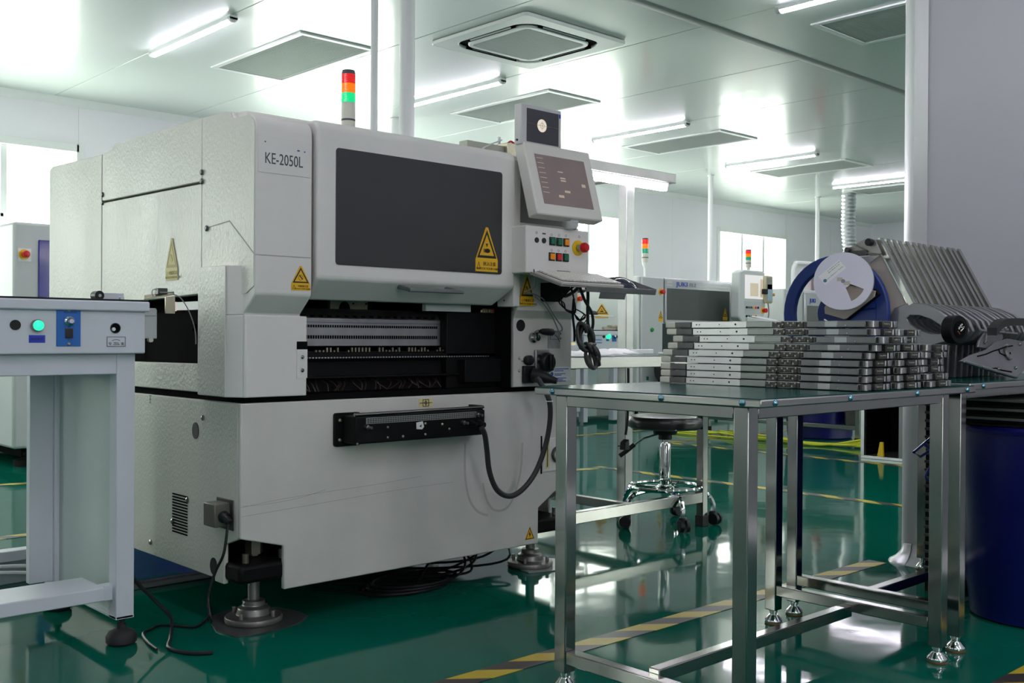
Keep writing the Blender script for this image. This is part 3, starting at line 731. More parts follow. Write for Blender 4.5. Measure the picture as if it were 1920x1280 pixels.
# openings on the left side: dark conveyor inlet with sensor
m = MB(); m.box(UX0 + .08, UX0 + .10, 3.02, 3.75, .79, .955); m.cyl((UX0 + .08, 3.21, .905), (UX0 + .070, 3.21, .905), .012, n=14)  # black plate stands in for the shaded inside of the inlet
inl = m.build('board_inlet', gap, pmach)
m = MB(); m.box(UX0 + .005, UX0 + .03, 3.18, 3.21, .955, .985); m.build('red_sensor', red, inl)
m = MB(); m.box(UX0 + .005, UX0 + .04, 3.03, 3.18, .958, .984); m.build('rail_end', white, inl)
# --- front cover (door)
DX0, DX1, DY = 1.683, 2.487, 2.655
prof = [(2.745, .990), (2.735, .986), (DY, 1.050)] + arc2(DY + .032, ZT - .048, .032, 180, 100, 7) + [(2.76, 1.522), (2.76, .990)]
m = MB(); m.prism(prof, 'X', DX0, DX1)
for v in m.bm.verts:                                   # the chin tapers at its right and left ends
    if v.co.z < 1.0: v.co.x += (-.035 if v.co.x > 2 else .020)
door = m.build('front_cover', cream, pmach, .010, segs=3)
px0, px1, pz0, pz1 = at(630, 276, Y=DY).x, at(941, 325, Y=DY).x, at(627, 495.6, Y=DY).z, at(630, 276.5, Y=DY).z
m = MB(); m.prism(rrect(px0, px1, pz0, pz1, .010), 'Y', DY - .0035, DY + .002); pane = m.build('window_pane', smoked, door, .001)
warning_label(door, (at(890, 508, Y=DY).x, DY - .0038, at(890, 508, Y=DY).z), (1, 0, 0), (0, 0, 1), .100, .150, ('挟込注意', 'WATCH YOUR HANDS'))
a, b = at(745, 534, Y=DY), at(848, 540, Y=DY)
m = MB(); hz = 1.024
m.box(1.985, 2.205, DY - .060, DY - .044, hz - .006, hz + .008)
for xx in (1.992, 2.182): m.hexa([(xx, DY - .045, hz - .006), (xx + .018, DY - .045, hz - .006), (xx + .018, DY + .02, hz + .006), (xx, DY + .02, hz + .006), (xx, DY - .045, hz + .010), (xx + .018, DY - .045, hz + .010), (xx + .018, DY + .02, hz + .020), (xx, DY + .02, hz + .020)])
m.build('door_handle', pm('handle_grey', (.19, .20, .21), .32, .5, var=0), door, .003)
m = MB()
for px, py in ((936, 553), (943, 563)): q = at(px, py, Y=2.70); m.sphere((q.x, q.y - .006, q.z), .003, 8)
m.build_each('screw', ink, door)
# --- interior seen through the feeder opening
m = MB(); y = 2.86
m.prism([(2.90, .968), (2.855, .958), (2.835, .935), (2.835, .846), (2.87, .846), (2.92, .96)], 'X', 1.705, 2.30); bank = m.build('feeder_bank', alud, pmach, .002)
m = MB(); m.m = 0
n = 64
for i in range(n):
    xx = 1.712 + i * .0090
    m.box(xx, xx + .0052, 2.8335, 2.836, .906, .914); m.box(xx, xx + .0055, 2.8335, 2.836, .870, .881)
for i in range(36):
    xx = 1.712 + i * .0162; dz = .0
    if i % 2: continue
    m.hexa([(xx, 2.8385, .9385 + dz), (xx + .0145, 2.8385, .9385 + dz), (xx + .0145, 2.8425, .9445 + dz), (xx, 2.8425, .9445 + dz), (xx, 2.836, .940 + dz), (xx + .0145, 2.836, .940 + dz), (xx + .0145, 2.840, .946 + dz), (xx, 2.840, .946 + dz)])
m.box(1.706, 2.30, 2.8335, 2.836, .9215, .9225)
m.build('slot_pattern', gap, bank, smooth=False)
m = MB(); m.box(1.66, 2.53, 2.82, 2.86, .800, .830); m.box(1.66, 2.53, 2.80, 2.82, .806, .822); m.build('feeder_rail', blackmetal, pmach, .002)
m = MB()
for i in range(70): m.box(1.715 + i * .0112, 1.7215 + i * .0112, 2.7985, 2.800, .8085, .8125)
m.build('rail_teeth', alu, pmach, smooth=False)
m = MB(); random.seed(5)
for i in range(48):
    if i % 9 in (3, 4): continue
    xx = 1.715 + i * .0135
    m.box(xx, xx + .005, 2.816, 2.824, .828, .842 if random.random() < .7 else .834)
m.build_each('feeder_pin', brass, pmach, smooth=False)
m = MB(); m.box(1.705, 2.53, 2.83, 2.84, .70, .80); m.box(1.70, 2.50, 2.79, 2.83, .745, .752); m.box(2.30, 2.53, 2.80, 3.0, .70, .965); m.box(2.35, 2.52, 2.76, 2.80, .72, .80)
m.build('connector_bank', blackmetal, pmach, .003)
m = MB(); m.box(1.91, 2.06, 2.93, 2.95, .966, 1.008)
hb = m.build('head_bracket', pm('bracket_yellow_steel', (.42, .42, .30), .5, .3, var=.15, scale=30), pmach, .002)
m = MB(); m.prism([(1.965 + .022 * cos(a), .966 + .028 * sin(a)) for a in [pi * i / 10 for i in range(11)]], 'Y', 2.927, 2.931)
for xx, zz in ((1.972, 1.0), (1.957, .986), (2.0, .988), (2.052, .988)): m.cyl((xx, 2.931, zz), (xx, 2.927, zz), .003, n=8)
m.build_each('hole', gap, hb)
m = MB(); m.box(2.20, 2.40, 2.79, 2.81, .966, .990); m.build('backlight_block', white, pmach)  # white block stands in for light seen through from behind
m = MB(); m.box(2.455, 2.52, 2.80, 2.83, .965, .975); 
for k in range(5): m.box(2.46 + k * .012, 2.467 + k * .012, 2.795, 2.80, .968, .980)
m.build('terminal_strip', brass, pmach)
m = MB(); m.sphere((2.506, 2.793, .973), .004, 8); m.build('red_indicator', red, pmach)
random.seed(11)
m = MB()
for i in range(26):
    xx = 1.72 + i * .022 + random.uniform(-.008, .008)
    m.tube(cr([(xx, 2.83, .745), (xx + random.uniform(-.02, .02), 2.80, .728), (xx + random.uniform(-.03, .03), 2.79, .706)], 4), .0022, 5)
m.build_each('wire_strand', pm('dark_red_wire', (.022, .006, .007), .5, var=.5, scale=50), pmach)
# --- signal tower on the roof
def signal_tower(parent, x, y, z, r, seg, body, lamp_green_mat=None, name='signal_tower'):
    m = MB(); m.lathe([(r * .9, z), (r * 1.0, z + .006), (r * 1.0, z + body)], (x, y, 0), n=24); st = m.build(name, handlewhite, parent, .001)
    m = MB(); m.lathe([(r * 1.02, z + .030 * r / .022), (r * 1.02, z + .036 * r / .022)], (x, y, 0), n=24); m.build('base_ring', greyink, st)
    for i, mt in enumerate((lamp_green_mat or tower_green, tower_orange, tower_red)):
        a = z + body + i * seg; m = MB()
        pr = [(r * .98, a)]
        for k in range(6): pr += [(r * 1.03, a + seg * (k + .15) / 6), (r * .97, a + seg * (k + .85) / 6)]
        pr += [(r, a + seg)]
        m.lathe(pr, (x, y, 0), n=24); m.build('lamp_lens', mt, st)
    m = MB(); m.lathe([(r * 1.0, z + body + 3 * seg), (r * .98, z + body + 3 * seg + .006), (r * .9, z + body + 3 * seg + .013)], (x, y, 0), n=24); m.build('tower_cap', greyink, st)
    return st
tz = at(653, 238, Y=2.83).z
q = at(653, 238, Y=2.83); signal_tower(pmach, q.x, 2.83, 1.540, .0222, (at(653, 140, Y=2.83).z - at(653, 193, Y=2.83).z) / 3, at(653, 193, Y=2.83).z - 1.540)
# small metal junction box on the roof
a, b = at(945, 268, Y=3.05), at(972, 290, Y=3.05)
m = MB(); m.box(a.x, a.x + .14, 3.03, 3.14, 1.540, a.z); jb = m.build('junction_box', brass, pmach, .002)
m = MB(); m.box(a.x - .19, a.x, 3.05, 3.10, 1.540, a.z - .012); m.build('side_box', pm('box_pale_steel', (.45, .46, .38), .5, .2, var=.1), jb, .002)
m = MB(); m.tube(cr([(a.x + .03, 3.07, a.z), (a.x + .045, 3.06, a.z + .013), (a.x + .06, 3.05, a.z + .002)]), .004, 6); m.build('red_wire', red, jb)
m = MB(); m.tube(cr([(a.x + .055, 3.06, a.z), (a.x + .075, 3.05, a.z + .012), (a.x + .10, 3.05, a.z + .004)]), .004, 6); m.build('green_wire', btn_green, jb)
m = MB(); m.cyl((a.x + .01, 3.09, a.z), (a.x + .01, 3.09, a.z + .03), .006); m.tube(cr([(a.x - .2, 3.04, 1.545), (a.x - .12, 3.03, 1.61), (a.x - .03, 3.03, a.z + .005)]), .003, 5); m.build('white_tube', white, jb)

# --- right control column
CY = 2.722; CX0, CX1 = 2.530, 2.842
m = MB(); m.prism([(2.95, .700), (CY, .700), (CY, .945), (2.695, .975), (2.688, 1.10), (2.688, 1.285), (2.95, 1.285)], 'X', CX0, CX1)
for v in m.bm.verts:
    if abs(v.co.z - .945) < .001 and v.co.x < 2.6: v.co.x += .012
    if v.co.z < .72 and v.co.x < 2.6: v.co.x += .012
colm = m.build('control_column', cream_dirty, pmach, .004)
m = MB(); m.box(2.497, 2.53, 2.675, 2.76, .985, 1.50); m.build('edge_post', cream, colm, .004)
m = MB(); m.box(2.515, 2.80, 2.72, 2.90, 1.285, 1.50); m.build('monitor_mount', pm('mount_grey', (.20, .20, .20), .5, var=.1), colm, .005)
m = MB(); m.prism(circ(at(976, 610, Y=CY).x, at(976, 610, Y=CY).z, .021, 20, 0, .021), 'Y', CY - .002, CY); m.build_each('hole_plug', black, colm)
warning_label(colm, (at(973, 573, Y=2.69).x, 2.684, at(973, 573, Y=2.69).z), (1, 0, 0), (0, 0, 1), .066, .112, ('可動部注意', 'WATCH YOUR HANDS'), None, False)
# crank
a = at(998, 633, Y=CY); b = at(1013, 621, Y=CY - .05); c = at(1036, 622, Y=CY - .06)
m = MB(); m.lathe([(.019, 0), (.019, .012), (.012, .020), (.012, .032), (0, .032)], a, (0, -1, 0), 18); m.tube([a + Vector((0, -.025, 0)), (b.x - .005, CY - .035, b.z - .004), (b.x, CY - .045, b.z)], .008, 8)
crank = m.build('crank', steel, colm, .001)
m = MB(); m.lathe([(.007, 0), (.011, .012), (.013, .035), (.013, .06), (.008, .068), (0, .070)], (b.x, CY - .050, b.z), (1, .0, -.05), 14); m.build('crank_grip', black, crank)
m = MB(); a, b = at(1027, 619, Y=CY), at(1050, 653, Y=CY); m.box(a.x, b.x, CY - .001, CY, b.z, a.z); m.m = 1
m.ring([(a.x + .012, a.z - .034), (b.x - .006, a.z - .034), (b.x - .006, a.z - .004), (a.x + .012, a.z - .004)], [(a.x + .0135, a.z - .0325), (b.x - .0075, a.z - .0325), (b.x - .0075, a.z - .0055), (a.x + .0135, a.z - .0055)], 'Y', CY - .0016, CY - .001)
m.tube(cr([(a.x + .036, CY - .001, b.z + .05), (a.x + .05, CY - .001, b.z + .042), (b.x - .004, CY - .001, b.z + .025)]), .0016, 5)
for k in (.008, .026): m.box(b.x, b.x + .004, CY - .0016, CY, a.z - k - .008, a.z - k)
m.build('direction_label', [pm('label_grey', (.30, .31, .32), .5, var=.2, scale=60), ink], colm)
# switch, connectors
a = at(1017, 679, Y=CY); m = MB(); m.box(a.x - .045, a.x + .025, CY - .012, CY, a.z - .042, a.z + .046); m.build('switch_plate', alud, colm, .003)
m = MB(); m.lathe([(.036, 0), (.036, .014), (.030, .022), (0, .022)], (a.x + .006, CY - .012, a.z), (0, -1, 0), 30); m.box(a.x - .003, a.x + .015, CY - .046, CY - .032, a.z - .030, a.z + .030); m.build('main_switch', black, colm, .003)
m = MB(); m.box(a.x - .036, a.x - .020, CY - .0135, CY - .012, a.z + .018, a.z + .028); m.box(a.x - .036, a.x - .022, CY - .0135, CY - .012, a.z - .004, a.z + .008); m.build_each('switch_mark', ink, colm)
a = at(987, 675, Y=CY); m = MB(); m.lathe([(.016, 0), (.018, .010), (.018, .022), (.012, .026), (0, .026)], a, (0, -1, 0), 20); m.build('air_knob', black, colm)
a = at(990, 702, Y=CY); m = MB(); m.box(a.x - .032, a.x + .022, CY - .016, CY, a.z - .030, a.z + .032); con = m.build('connector', black, colm, .003)
m = MB(); m.lathe([(.024, 0), (.026, .02), (.022, .05), (.014, .075), (.011, .095)], (a.x + .004, CY - .016, a.z + .002), (.55, -.8, -.25), 18); m.build('connector_plug', black, con)
m = MB()
for px, py in ((973, 671), (979, 675), (973, 695)):
    q = at(px, py, Y=CY); m.lathe([(.005, 0), (.005, .003), (.002, .006), (0, .006)], q, (0, -1, 0), 10)
m.build_each('screw', brass, colm)
m = MB(); a, b = at(1030, 688, Y=CY), at(1071, 713, Y=CY); m.box(a.x, b.x - .004, CY - .0012, CY, b.z, a.z); sl = m.build('safety_label', paper, colm)
m = MB(); m.ring(circ(a.x + .012, (a.z + b.z) / 2, .0075, 16), circ(a.x + .012, (a.z + b.z) / 2, .0015, 16), 'Y', CY - .002, CY - .0012)
for i, (k, w) in enumerate(((.006, .9), (.013, .55), (.024, .7), (.029, .45), (.040, .75), (.046, .55), (.051, .68))):
    x = a.x + .026
    while x < a.x + .024 + (b.x - a.x - .034) * w:
        l = .0035 + .0045 * ((x * 977 + i * .37) % 1); m.box(x, x + l, CY - .0018, CY - .0012, a.z - k - .0032, a.z - k); x += l + .0018
m.build('blue_print', blueink, sl, smooth=False)
# power cable from the connector round to the terminal box
q = at(1006, 708, Y=CY - .09); pts = [q]
for px, py, y in ((1016, 722, 2.62), (1030, 752, 2.60), (1031, 790, 2.61), (1022, 838, 2.63), (1004, 885, 2.645), (980, 917, 2.65), (955, 930, 2.65), (932, 918, 2.65), (918, 885, 2.645), (913, 845, 2.64), (909, 815, 2.62), (903, 802, 2.615)):
    pts.append(at(px, py, Y=y))
m = MB(); m.tube(cr(pts, 6), .0095, 10); m.build('power_cable', cable, pmach)
m = MB(); q = at(1030, 752, Y=2.60); m.tube([(q.x + .012 * cos(a), q.y + .012 * sin(a), q.z) for a in [tau * i / 10 for i in range(10)]], .0018, 5, True); m.build('cable_tie', paper, pmach)
# --- button box
BY = 2.585
x0, x1, z0, z1 = 2.470, 2.785, 1.100, 1.263
m = MB(); m.box(x0, x1, BY, 2.70, z0, z1); bbx = m.build('button_box', cream, colm, .004)
a = 0
for px, py, mt in ((1035, 452, btn_green), (1048, 453.5, btn_green), (1061, 454.5, btn_orange), (1034, 481, btn_orange), (1047, 482, btn_red), (1060, 483, btn_green)):
    q = at(px, py, Y=BY); m = MB(); m.box(q.x - .0145, q.x + .0145, BY - .004, BY, q.z - .0145, q.z + .0145); f = m.build('button_bezel', ink, bbx, .001)
    m = MB(); m.box(q.x - .0105, q.x + .0105, BY - .009, BY - .004, q.z - .0105, q.z + .0105); m.build('button', mt, f, .001)
m = MB()
for px, py in ((1006, 450), (1019.5, 451)): q = at(px, py, Y=BY); m.prism(circ(q.x, q.z, .0095, 18), 'Y', BY - .003, BY)
m.build_each('hole_plug', ink, bbx)
q = at(1083, 465, Y=BY); m = MB(); m.lathe([(.028, 0), (.028, .003)], (q.x, BY, q.z), (0, -1, 0), 28); es = m.build('emergency_stop', e_yellow, bbx)
m = MB(); m.lathe([(.012, .003), (.012, .022), (.011, .024)], (q.x, BY, q.z), (0, -1, 0), 18); m.build('stop_stem', steelb, es)
m = MB(); m.lathe([(.014, .024), (.0175, .028), (.0175, .040), (.013, .046), (0, .048)], (q.x, BY, q.z), (0, -1, 0), 22); m.build('stop_button', red, es)
m = MB()
for px, py in ((1006, 436), (1034, 440), (1048, 441), (1061, 442), (1034, 469), (1047, 470), (1060, 471), (1086, 444)):
    q = at(px, py, Y=BY); m.ring(circ(q.x, q.z, .0045, 8), circ(q.x, q.z, .0036, 8), 'Y', BY - .0006, BY)
q = at(1020, 438, Y=BY); m.box(q.x - .008, q.x + .008, BY - .0006, BY, q.z - .0025, q.z + .0025)
m.build('button_symbol', greyink, bbx)
# --- main monitor, tilted, and the small camera monitor above it
def solve_pt(px, py, X): return at(px, py, X=X)
TL = at(981, 264, Y=2.615); TR = at(1104, 287, Y=2.615); BL = at(1009, 401, X=TL.x); BR = at(1127, 415.5, X=TR.x)
TL = Vector((2.483, 2.615, 1.555)); TR = Vector((2.815, 2.615, 1.555)); BL = Vector((2.483, 2.540, 1.298)); BR = Vector((2.815, 2.540, 1.298))
back = Vector((0, .048, -.012)); ux = (TR - TL).normalized(); vz = (TL - BL).normalized(); nrm = ux.cross(vz)
m = MB(); m.hexa([BL, BR, BR + back, BL + back, TL, TR, TR + back, TL + back]); mon = m.build('monitor', pm('monitor_ivory', (.72, .69, .64), .45, var=.05), pmach, .006)
def scr(u, v, d=.0): return TL + (TR - TL) * u + (BL - TL) * v + nrm * d
m = MB(); c = [scr(.125, .155, .0002), scr(.875, .155, .0002), scr(.875, .845, .0002), scr(.125, .845, .0002)]
m.hexa([c[3], c[2], c[2] + nrm * .0012, c[3] + nrm * .0012, c[0], c[1], c[1] + nrm * .0012, c[0] + nrm * .0012]); sc_ = m.build('screen', screen_brown, mon)
m = MB(); ui = [(.19, .40, .30, .34), (.42, .37, .51, .39), (.45, .48, .53, .50), (.45, .52, .53, .54), (.78, .55, .84, .60), (.47, .665, .56, .70), (.36, .73, .45, .77)]
ui = [(.42, .36, .50, .375), (.44, .445, .52, .465), (.44, .48, .52, .50), (.755, .50, .815, .545), (.47, .625, .555, .655), (.365, .70, .445, .735)]
for k in range(8): ui.append((.14, .205 + k * .068, .235, .213 + k * .068))
for u0, v0, u1, v1 in ui: m.poly([scr(u0, v1, .0022), scr(u1, v1, .0022), scr(u1, v0, .0022), scr(u0, v0, .0022)])
m.build_each('screen_text', screen_light, sc_, smooth=False)
m = MB(); m.box(2.66, 2.70, 2.555, 2.60, 1.27, 1.297); m.cyl((2.68, 2.575, 1.262), (2.68, 2.575, 1.29), .022, .03, n=18); m.build('monitor_pivot', greywhite, mon, .003)
m = MB(); m.cyl((2.745, 2.62, 1.20), (2.745, 2.62, 1.31), .005); m.build('monitor_cable', black, mon)
x0, x1, z0, z1 = 2.474, 2.673, 1.545, 1.686
m = MB(); m.box(x0, x1, 2.617, 2.652, z0, z1); cm = m.build('camera_monitor', pm('monitor_grey', (.60, .585, .59), .45, var=.03), pmach, .004)
m = MB(); m.box(x0 + .027, x1 - .016, 2.6155, 2.618, z0 + .012, z1 - .014); cs = m.build('screen', screen_dark, cm)
xc, zc = (x0 + x1) / 2 + .0, (z0 + z1) / 2 + .004
m = MB(); m.prism(circ(xc, zc, .0225, 26), 'Y', 2.6145, 2.6156); m.build('target_disc', pm('target_cream', S(225, 212, 195), .4, var=0, emit=S(225, 210, 190), estr=.25), cs)
m = MB(); m.box(x0 + .03, x1 - .02, 2.6142, 2.6150, zc - .0005, zc + .0005); m.box(xc - .0005, xc + .0005, 2.6138, 2.6142, zc - .014, zc + .014); m.ring(circ(xc, zc, .010, 20), circ(xc, zc, .0092, 20), 'Y', 2.6138, 2.6142); m.build('crosshair', pm('crosshair_grey', S(120, 112, 110), .5, var=0), cs)
m = MB(); m.box(x1 - .013, x1 - .006, 2.6158, 2.6175, z1 - .028, z1 - .014); m.build('badge', bluelabel, cm)
m = MB(); m.cyl((x0, 2.635, z0 + .015), (x0 - .004, 2.635, z0 + .015), .004, n=10); m.build_each('screw', ink, cm)
# --- keyboard tray (a part of the machine), tilted down towards the user
KB0 = Vector((2.478, 2.558, 1.107)); ku = Vector((1, 0, 0)); kv = Vector((0, -.137, -.0425)).normalized(); kn = Vector((0, -kv.z * -1, 0)); kn = ku.cross(-kv).normalized()
kn = kn if kn.z > 0 else -kn
def kp(u, v, w=0): return KB0 + ku * u + kv * v + kn * w
def kbox(m, u0, u1, v0, v1, w0, w1): m.hexa([kp(u0, v1, w0), kp(u1, v1, w0), kp(u1, v0, w0), kp(u0, v0, w0), kp(u0, v1, w1), kp(u1, v1, w1), kp(u1, v0, w1), kp(u0, v0, w1)])
m = MB(); kbox(m, -.004, .325, -.004, .150, -.016, -.013); kbox(m, -.006, -.003, -.004, .150, -.016, -.006); kbox(m, .12, .325, .147, .150, -.03, -.010)
tray = m.build('keyboard_tray', pm('tray_steel', (.33, .33, .32), .4, .6, var=.12, scale=20), colm, .001)
m = MB(); kbox(m, .325, .49, .02, .15, -.030, -.027); kbox(m, .325, .49, .147, .150, -.030, -.010); kbox(m, .487, .49, .02, .15, -.030, -.008)
kbox(m, .195, .33, .146, .149, -.052, -.014); m.build('mouse_shelf', pm('shelf_steel', (.36, .36, .36), .35, .7, var=.12, scale=20), tray, .001)
m = MB(); pr = [kp(.335 + .15 * i / 12, .03, -.027 + .018 + .012 * sin(pi * i / 12)) for i in range(13)]
for i in range(12):
    a_, b_ = pr[i], pr[i + 1]; m.hexa([(a_.x, a_.y, a_.z - .010), (b_.x, b_.y, b_.z - .010), (b_.x, b_.y + .003, b_.z - .010), (a_.x, a_.y + .003, a_.z - .010), a_, b_, (b_.x, b_.y + .003, b_.z), (a_.x, a_.y + .003, a_.z)])
m.build('shelf_guard', darkmech, tray)
m = MB(); a = at(1018, 548, Y=2.62); m.prism([(2.61, 1.075), (2.69, 1.075), (2.69, 1.008), (2.66, 1.008), (2.61, 1.05)], 'X', 2.645, 2.715); m.build('tray_bracket', blackmetal, colm)
# loose grey strap hanging on the column
m = MB(); pts = [(1001, 505, 2.56), (1003, 535, 2.60), (985, 548, 2.665), (1000, 551, 2.668), (1020, 562, 2.67), (1035, 585, 2.675), (1046, 602, 2.695), (1052, 610, 2.70), (1054, 618, 2.70), (1048, 621, 2.70), (1044, 612, 2.70), (1034, 590, 2.675), (1018, 568, 2.67), (1003, 556, 2.668)]
m.tube(cr([at(x, y, Y=Y) for x, y, Y in pts], 5), .0028, 6); m.build('hanging_strap', cordgrey, colm)
# keyboard itself
kb = thing('keyboard', 'ivory keyboard on the sloping tray below the button box', 'keyboard', kp(.155, .07, 0))
m = MB(); kbox(m, .004, .318, .004, .142, -.013, -.001); m.build('keyboard_case', pm('keyboard_ivory', (.60, .58, .53), .5, var=.06), kb, .003)
m = MB(); kbox(m, .010, .312, .010, .138, -.001, .0004); m.build('key_bed', darkmech, kb)
m = MB()
for r in range(6):
    for c in range(17):
        u, v = .014 + c * .0174, .014 + r * .0205
        kbox(m, u, u + .0145, v, v + .0165, -.001, .0055)
m.build('keys', keycap, kb, smooth=False)
m = MB(); kbox(m, .12, .18, -.004, .004, -.001, .004); m.build('status_strip', black, kb)
# mouse
ms = thing('computer_mouse', 'glossy dark computer mouse on the shelf right of the keyboard', 'mouse', kp(.375, .10, -.027))
m = MB(); c = kp(.372, .085, -.0265)
for i in range(9):
    pass
R = []
for i in range(13):
    t = i / 12; hh = .036 * (1 - (2 * t - .75) ** 2 * .42) * (1 if 0 < t < 1 else .45); ww = .031 * (1 - (2 * t - 1) ** 4 * .35)
    ring_ = []
    for k in range(13):
        a = pi * k / 12; p = c + ku * (-.04 + .105 * t) + kv * (ww * cos(a)) * 1.1 + kn * (hh * sin(a) ** .8)
        ring_.append(m.bm.verts.new(p))
    R.append(ring_)
for A, B in zip(R, R[1:]):
    for k in range(12): m.bm.faces.new((A[k], A[k + 1], B[k + 1], B[k]))
m.bm.faces.new(R[0]); m.bm.faces.new(R[-1][::-1])
m.build('mouse_shell', pm('glossy_dark_blue', (.02, .02, .05), .12, var=0, coat=.5), ms)
m = MB(); m.tube([c + ku * .064 + kv * x + kn * (.022 if abs(x) < .02 else .012) for x in (-.02, 0, .02)], .0012, 5); m.build('button_gap', gap, ms)
# cables under the tray
m = MB()
def pxs(l): return [at(x, y, Y=Y) for x, y, Y in l]
m.tube(cr(pxs([(1090, 530, 2.56), (1078, 545, 2.58), (1060, 555, 2.60), (1052, 548, 2.62)]), 6), .006, 8)
m.tube(cr(pxs([(1096, 533, 2.55), (1102, 545, 2.56), (1102, 580, 2.58), (1102, 612, 2.60)]), 6), .0062, 8)
m.tube(cr(pxs([(1086, 535, 2.56), (1096, 562, 2.57), (1109, 585, 2.58), (1112, 605, 2.59), (1109, 622, 2.60)]), 6), .0055, 8)
m.build('tray_cable', cable, colm)
m = MB(); random.seed(2)
for k in range(3):
    m.tube(cr(pxs([(1075 + 2 * k, 535, 2.58), (1060 - 4 * k, 552 + 3 * k, 2.60), (1048 + 5 * k, 565 + 2 * k, 2.62), (1062, 580 + k, 2.63), (1078, 582 + 2 * k, 2.63), (1076, 560, 2.60), (1070 + k, 540, 2.58)]), 6), .0026, 6)
for k in range(5):
    m.tube(cr(pxs([(1077, 578, 2.62), (1088 + 3 * k, 584 + 2 * k, 2.61), (1096 + random.uniform(-8, 2), 592 + 3 * k, 2.61), (1084 + 2 * k, 600 + k, 2.62), (1077, 588, 2.62)]), 6), .002, 5)
m.tube(cr(pxs([(1076, 560, 2.61), (1074, 590, 2.63), (1077, 620, 2.64), (1077, 640, 2.64)]), 6), .005, 6)
m.build('thin_cable_bundle', black, colm)
m = MB(); random.seed(4)
def loopc(cx, cy, rx, ry, tilt, Y): return [at(cx + rx * cos(a) * cos(tilt) - ry * sin(a) * sin(tilt), cy + rx * cos(a) * sin(tilt) + ry * sin(a) * cos(tilt), Y=Y + .012 * sin(a * 2)) for a in [tau * i / 22 for i in range(22)]]
for k in range(7): m.tube(loopc(1094 + k * 1.1, 631 + k * .8, 10 + 1.5 * (k % 4), 27 - .8 * k, -.25 + .04 * k, 2.565 + .009 * (k % 5)), .0062, 7, True)
for k in range(6): m.tube(loopc(1106 + k * 1.2, 667 + k * .5, 6 + 1.7 * (k % 5), 25 - k, -.32 + .05 * k, 2.565 + .009 * (k % 5)), .0062, 7, True)
m.tube(cr(pxs([(1100, 645, 2.58), (1113, 660, 2.58), (1122, 675, 2.58), (1124, 684, 2.585), (1119, 683, 2.59)]), 6), .0055, 7)
m.tube(cr(pxs([(1102, 605, 2.60), (1104, 616, 2.60), (1098, 622, 2.595)]), 4), .006, 7)
cc = m.build('coiled_cable', pm('coil_dark_grey', (.045, .045, .043), .5, var=.15), None)
tag(cc, 'thick dark coiled cable with pale tie hanging beside the control column', 'cable')
m = MB(); q = at(1102, 648, Y=2.58); m.tube([at(1102 + 15 * cos(a) * .95, 648 - 4 * cos(a) + 2 * sin(a), Y=2.60 + .035 * sin(a)) for a in [tau * i / 14 for i in range(14)]], .006, 6, True); m.build('cable_tie', cordgrey, cc)
# --- black terminal box on the base front
TY = 2.663
m = MB(); m.box(1.830, 2.358, TY, 2.742, .547, .632); tb = m.build('terminal_box', blackmetal, pmach, .005)
m = MB(); m.prism(rrect(1.805, 1.90, .535, .640, .008), 'Y', 2.738, MY0); m.build('mounting_flange', blackmetal, tb, .001)
m = MB(); m.box(2.358, 2.372, 2.69, MY0, .545, .645); m.build('end_plate', blackmetal, tb, .001)
m = MB()
for z in (.617, .556): m.lathe([(.006, 0), (.006, .003), (.003, .006), (0, .006)], (1.822, 2.738, z), (0, -1, 0), 10)
for xx, zz in ((1.95, .594), (1.95, .562), (2.10, .598), (2.10, .563), (2.17, .592), (2.20, .575), (2.01, .562), (1.836, .549)): m.lathe([(.004, 0), (.004, .002), (.002, .004), (0, .004)], (xx, TY, zz), (0, -1, 0), 8)
m.build_each('screw', brass, tb)
m = MB(); m.tube([(1.833, 2.675, .637), (2.36, 2.675, .640)], .0055, 10); m.build('top_bar', steel, tb)
m = MB(); m.box(1.868, 2.318, TY - .0012, TY, .608, .627); m.m = 1
for i in range(46):
    for k in range(3): m.box(1.872 + i * .0096, 1.879 + i * .0096, TY - .0018, TY - .0012, .6105 + k * .0055, .6135 + k * .0055)
m.build('number_strip', [pm('strip_grey', (.25, .26, .25), .5, var=.1), ink], tb, smooth=False)
m = MB(); m.prism([(2.063, .603), (2.088, .606), (2.094, .588), (2.086, .580), (2.064, .582)], 'Y', TY - .002, TY); m.m = 1; m.prism([(2.074, .590), (2.083, .596), (2.082, .587)], 'Y', TY - .0026, TY - .002); m.build('paper_sticker', [paper, ink], tb)
m = MB()
for xx, zz in ((1.866, .600), (2.318, .618), (2.255, .594)): m.lathe([(.007, 0), (.007, .012), (.0045, .012), (.0045, .026), (0, .026)], (xx, TY, zz), (.25, -1, -.1), 10)
m.build_each('air_fitting', steelb, tb)
m = MB(); m.lathe([(.008, 0), (.008, .016), (.005, .016), (.005, .03), (0, .03)], (2.292, TY, .590), (.1, -1, -.1), 12); m.lathe([(.011, 0), (.011, .018), (.0095, .03)], (2.326, TY, .588), (.1, -1, -.2), 14); m.build_each('cable_gland', black, tb)
# cables lying beneath the machine on the right
random.seed(8); m = MB()
for k in range(7):
    x = 2.30 + .05 * k
    m.tube(cr([(x - .35, 3.1 + .05 * k, .012), (x - .1 + random.uniform(-.1, .1), 2.84 + .03 * k, .012 + .004 * k), (x + .1, 2.92 + random.uniform(-.06, .1), .05), (x + .25, 3.10 + random.uniform(-.05, .2), .10), (2.7, 3.3, .13)], 6), .0048, 6)
for k in range(3): m.tube([(2.22 + .17 * cos(a) + .02 * k, 2.92 + .10 * sin(a), .008 + .009 * k) for a in [tau * i / 20 for i in range(20)]], .005, 6, True)
tag(m.build('floor_cable', black, None), 'tangle of black cables on the floor beneath the big machine', 'cable')
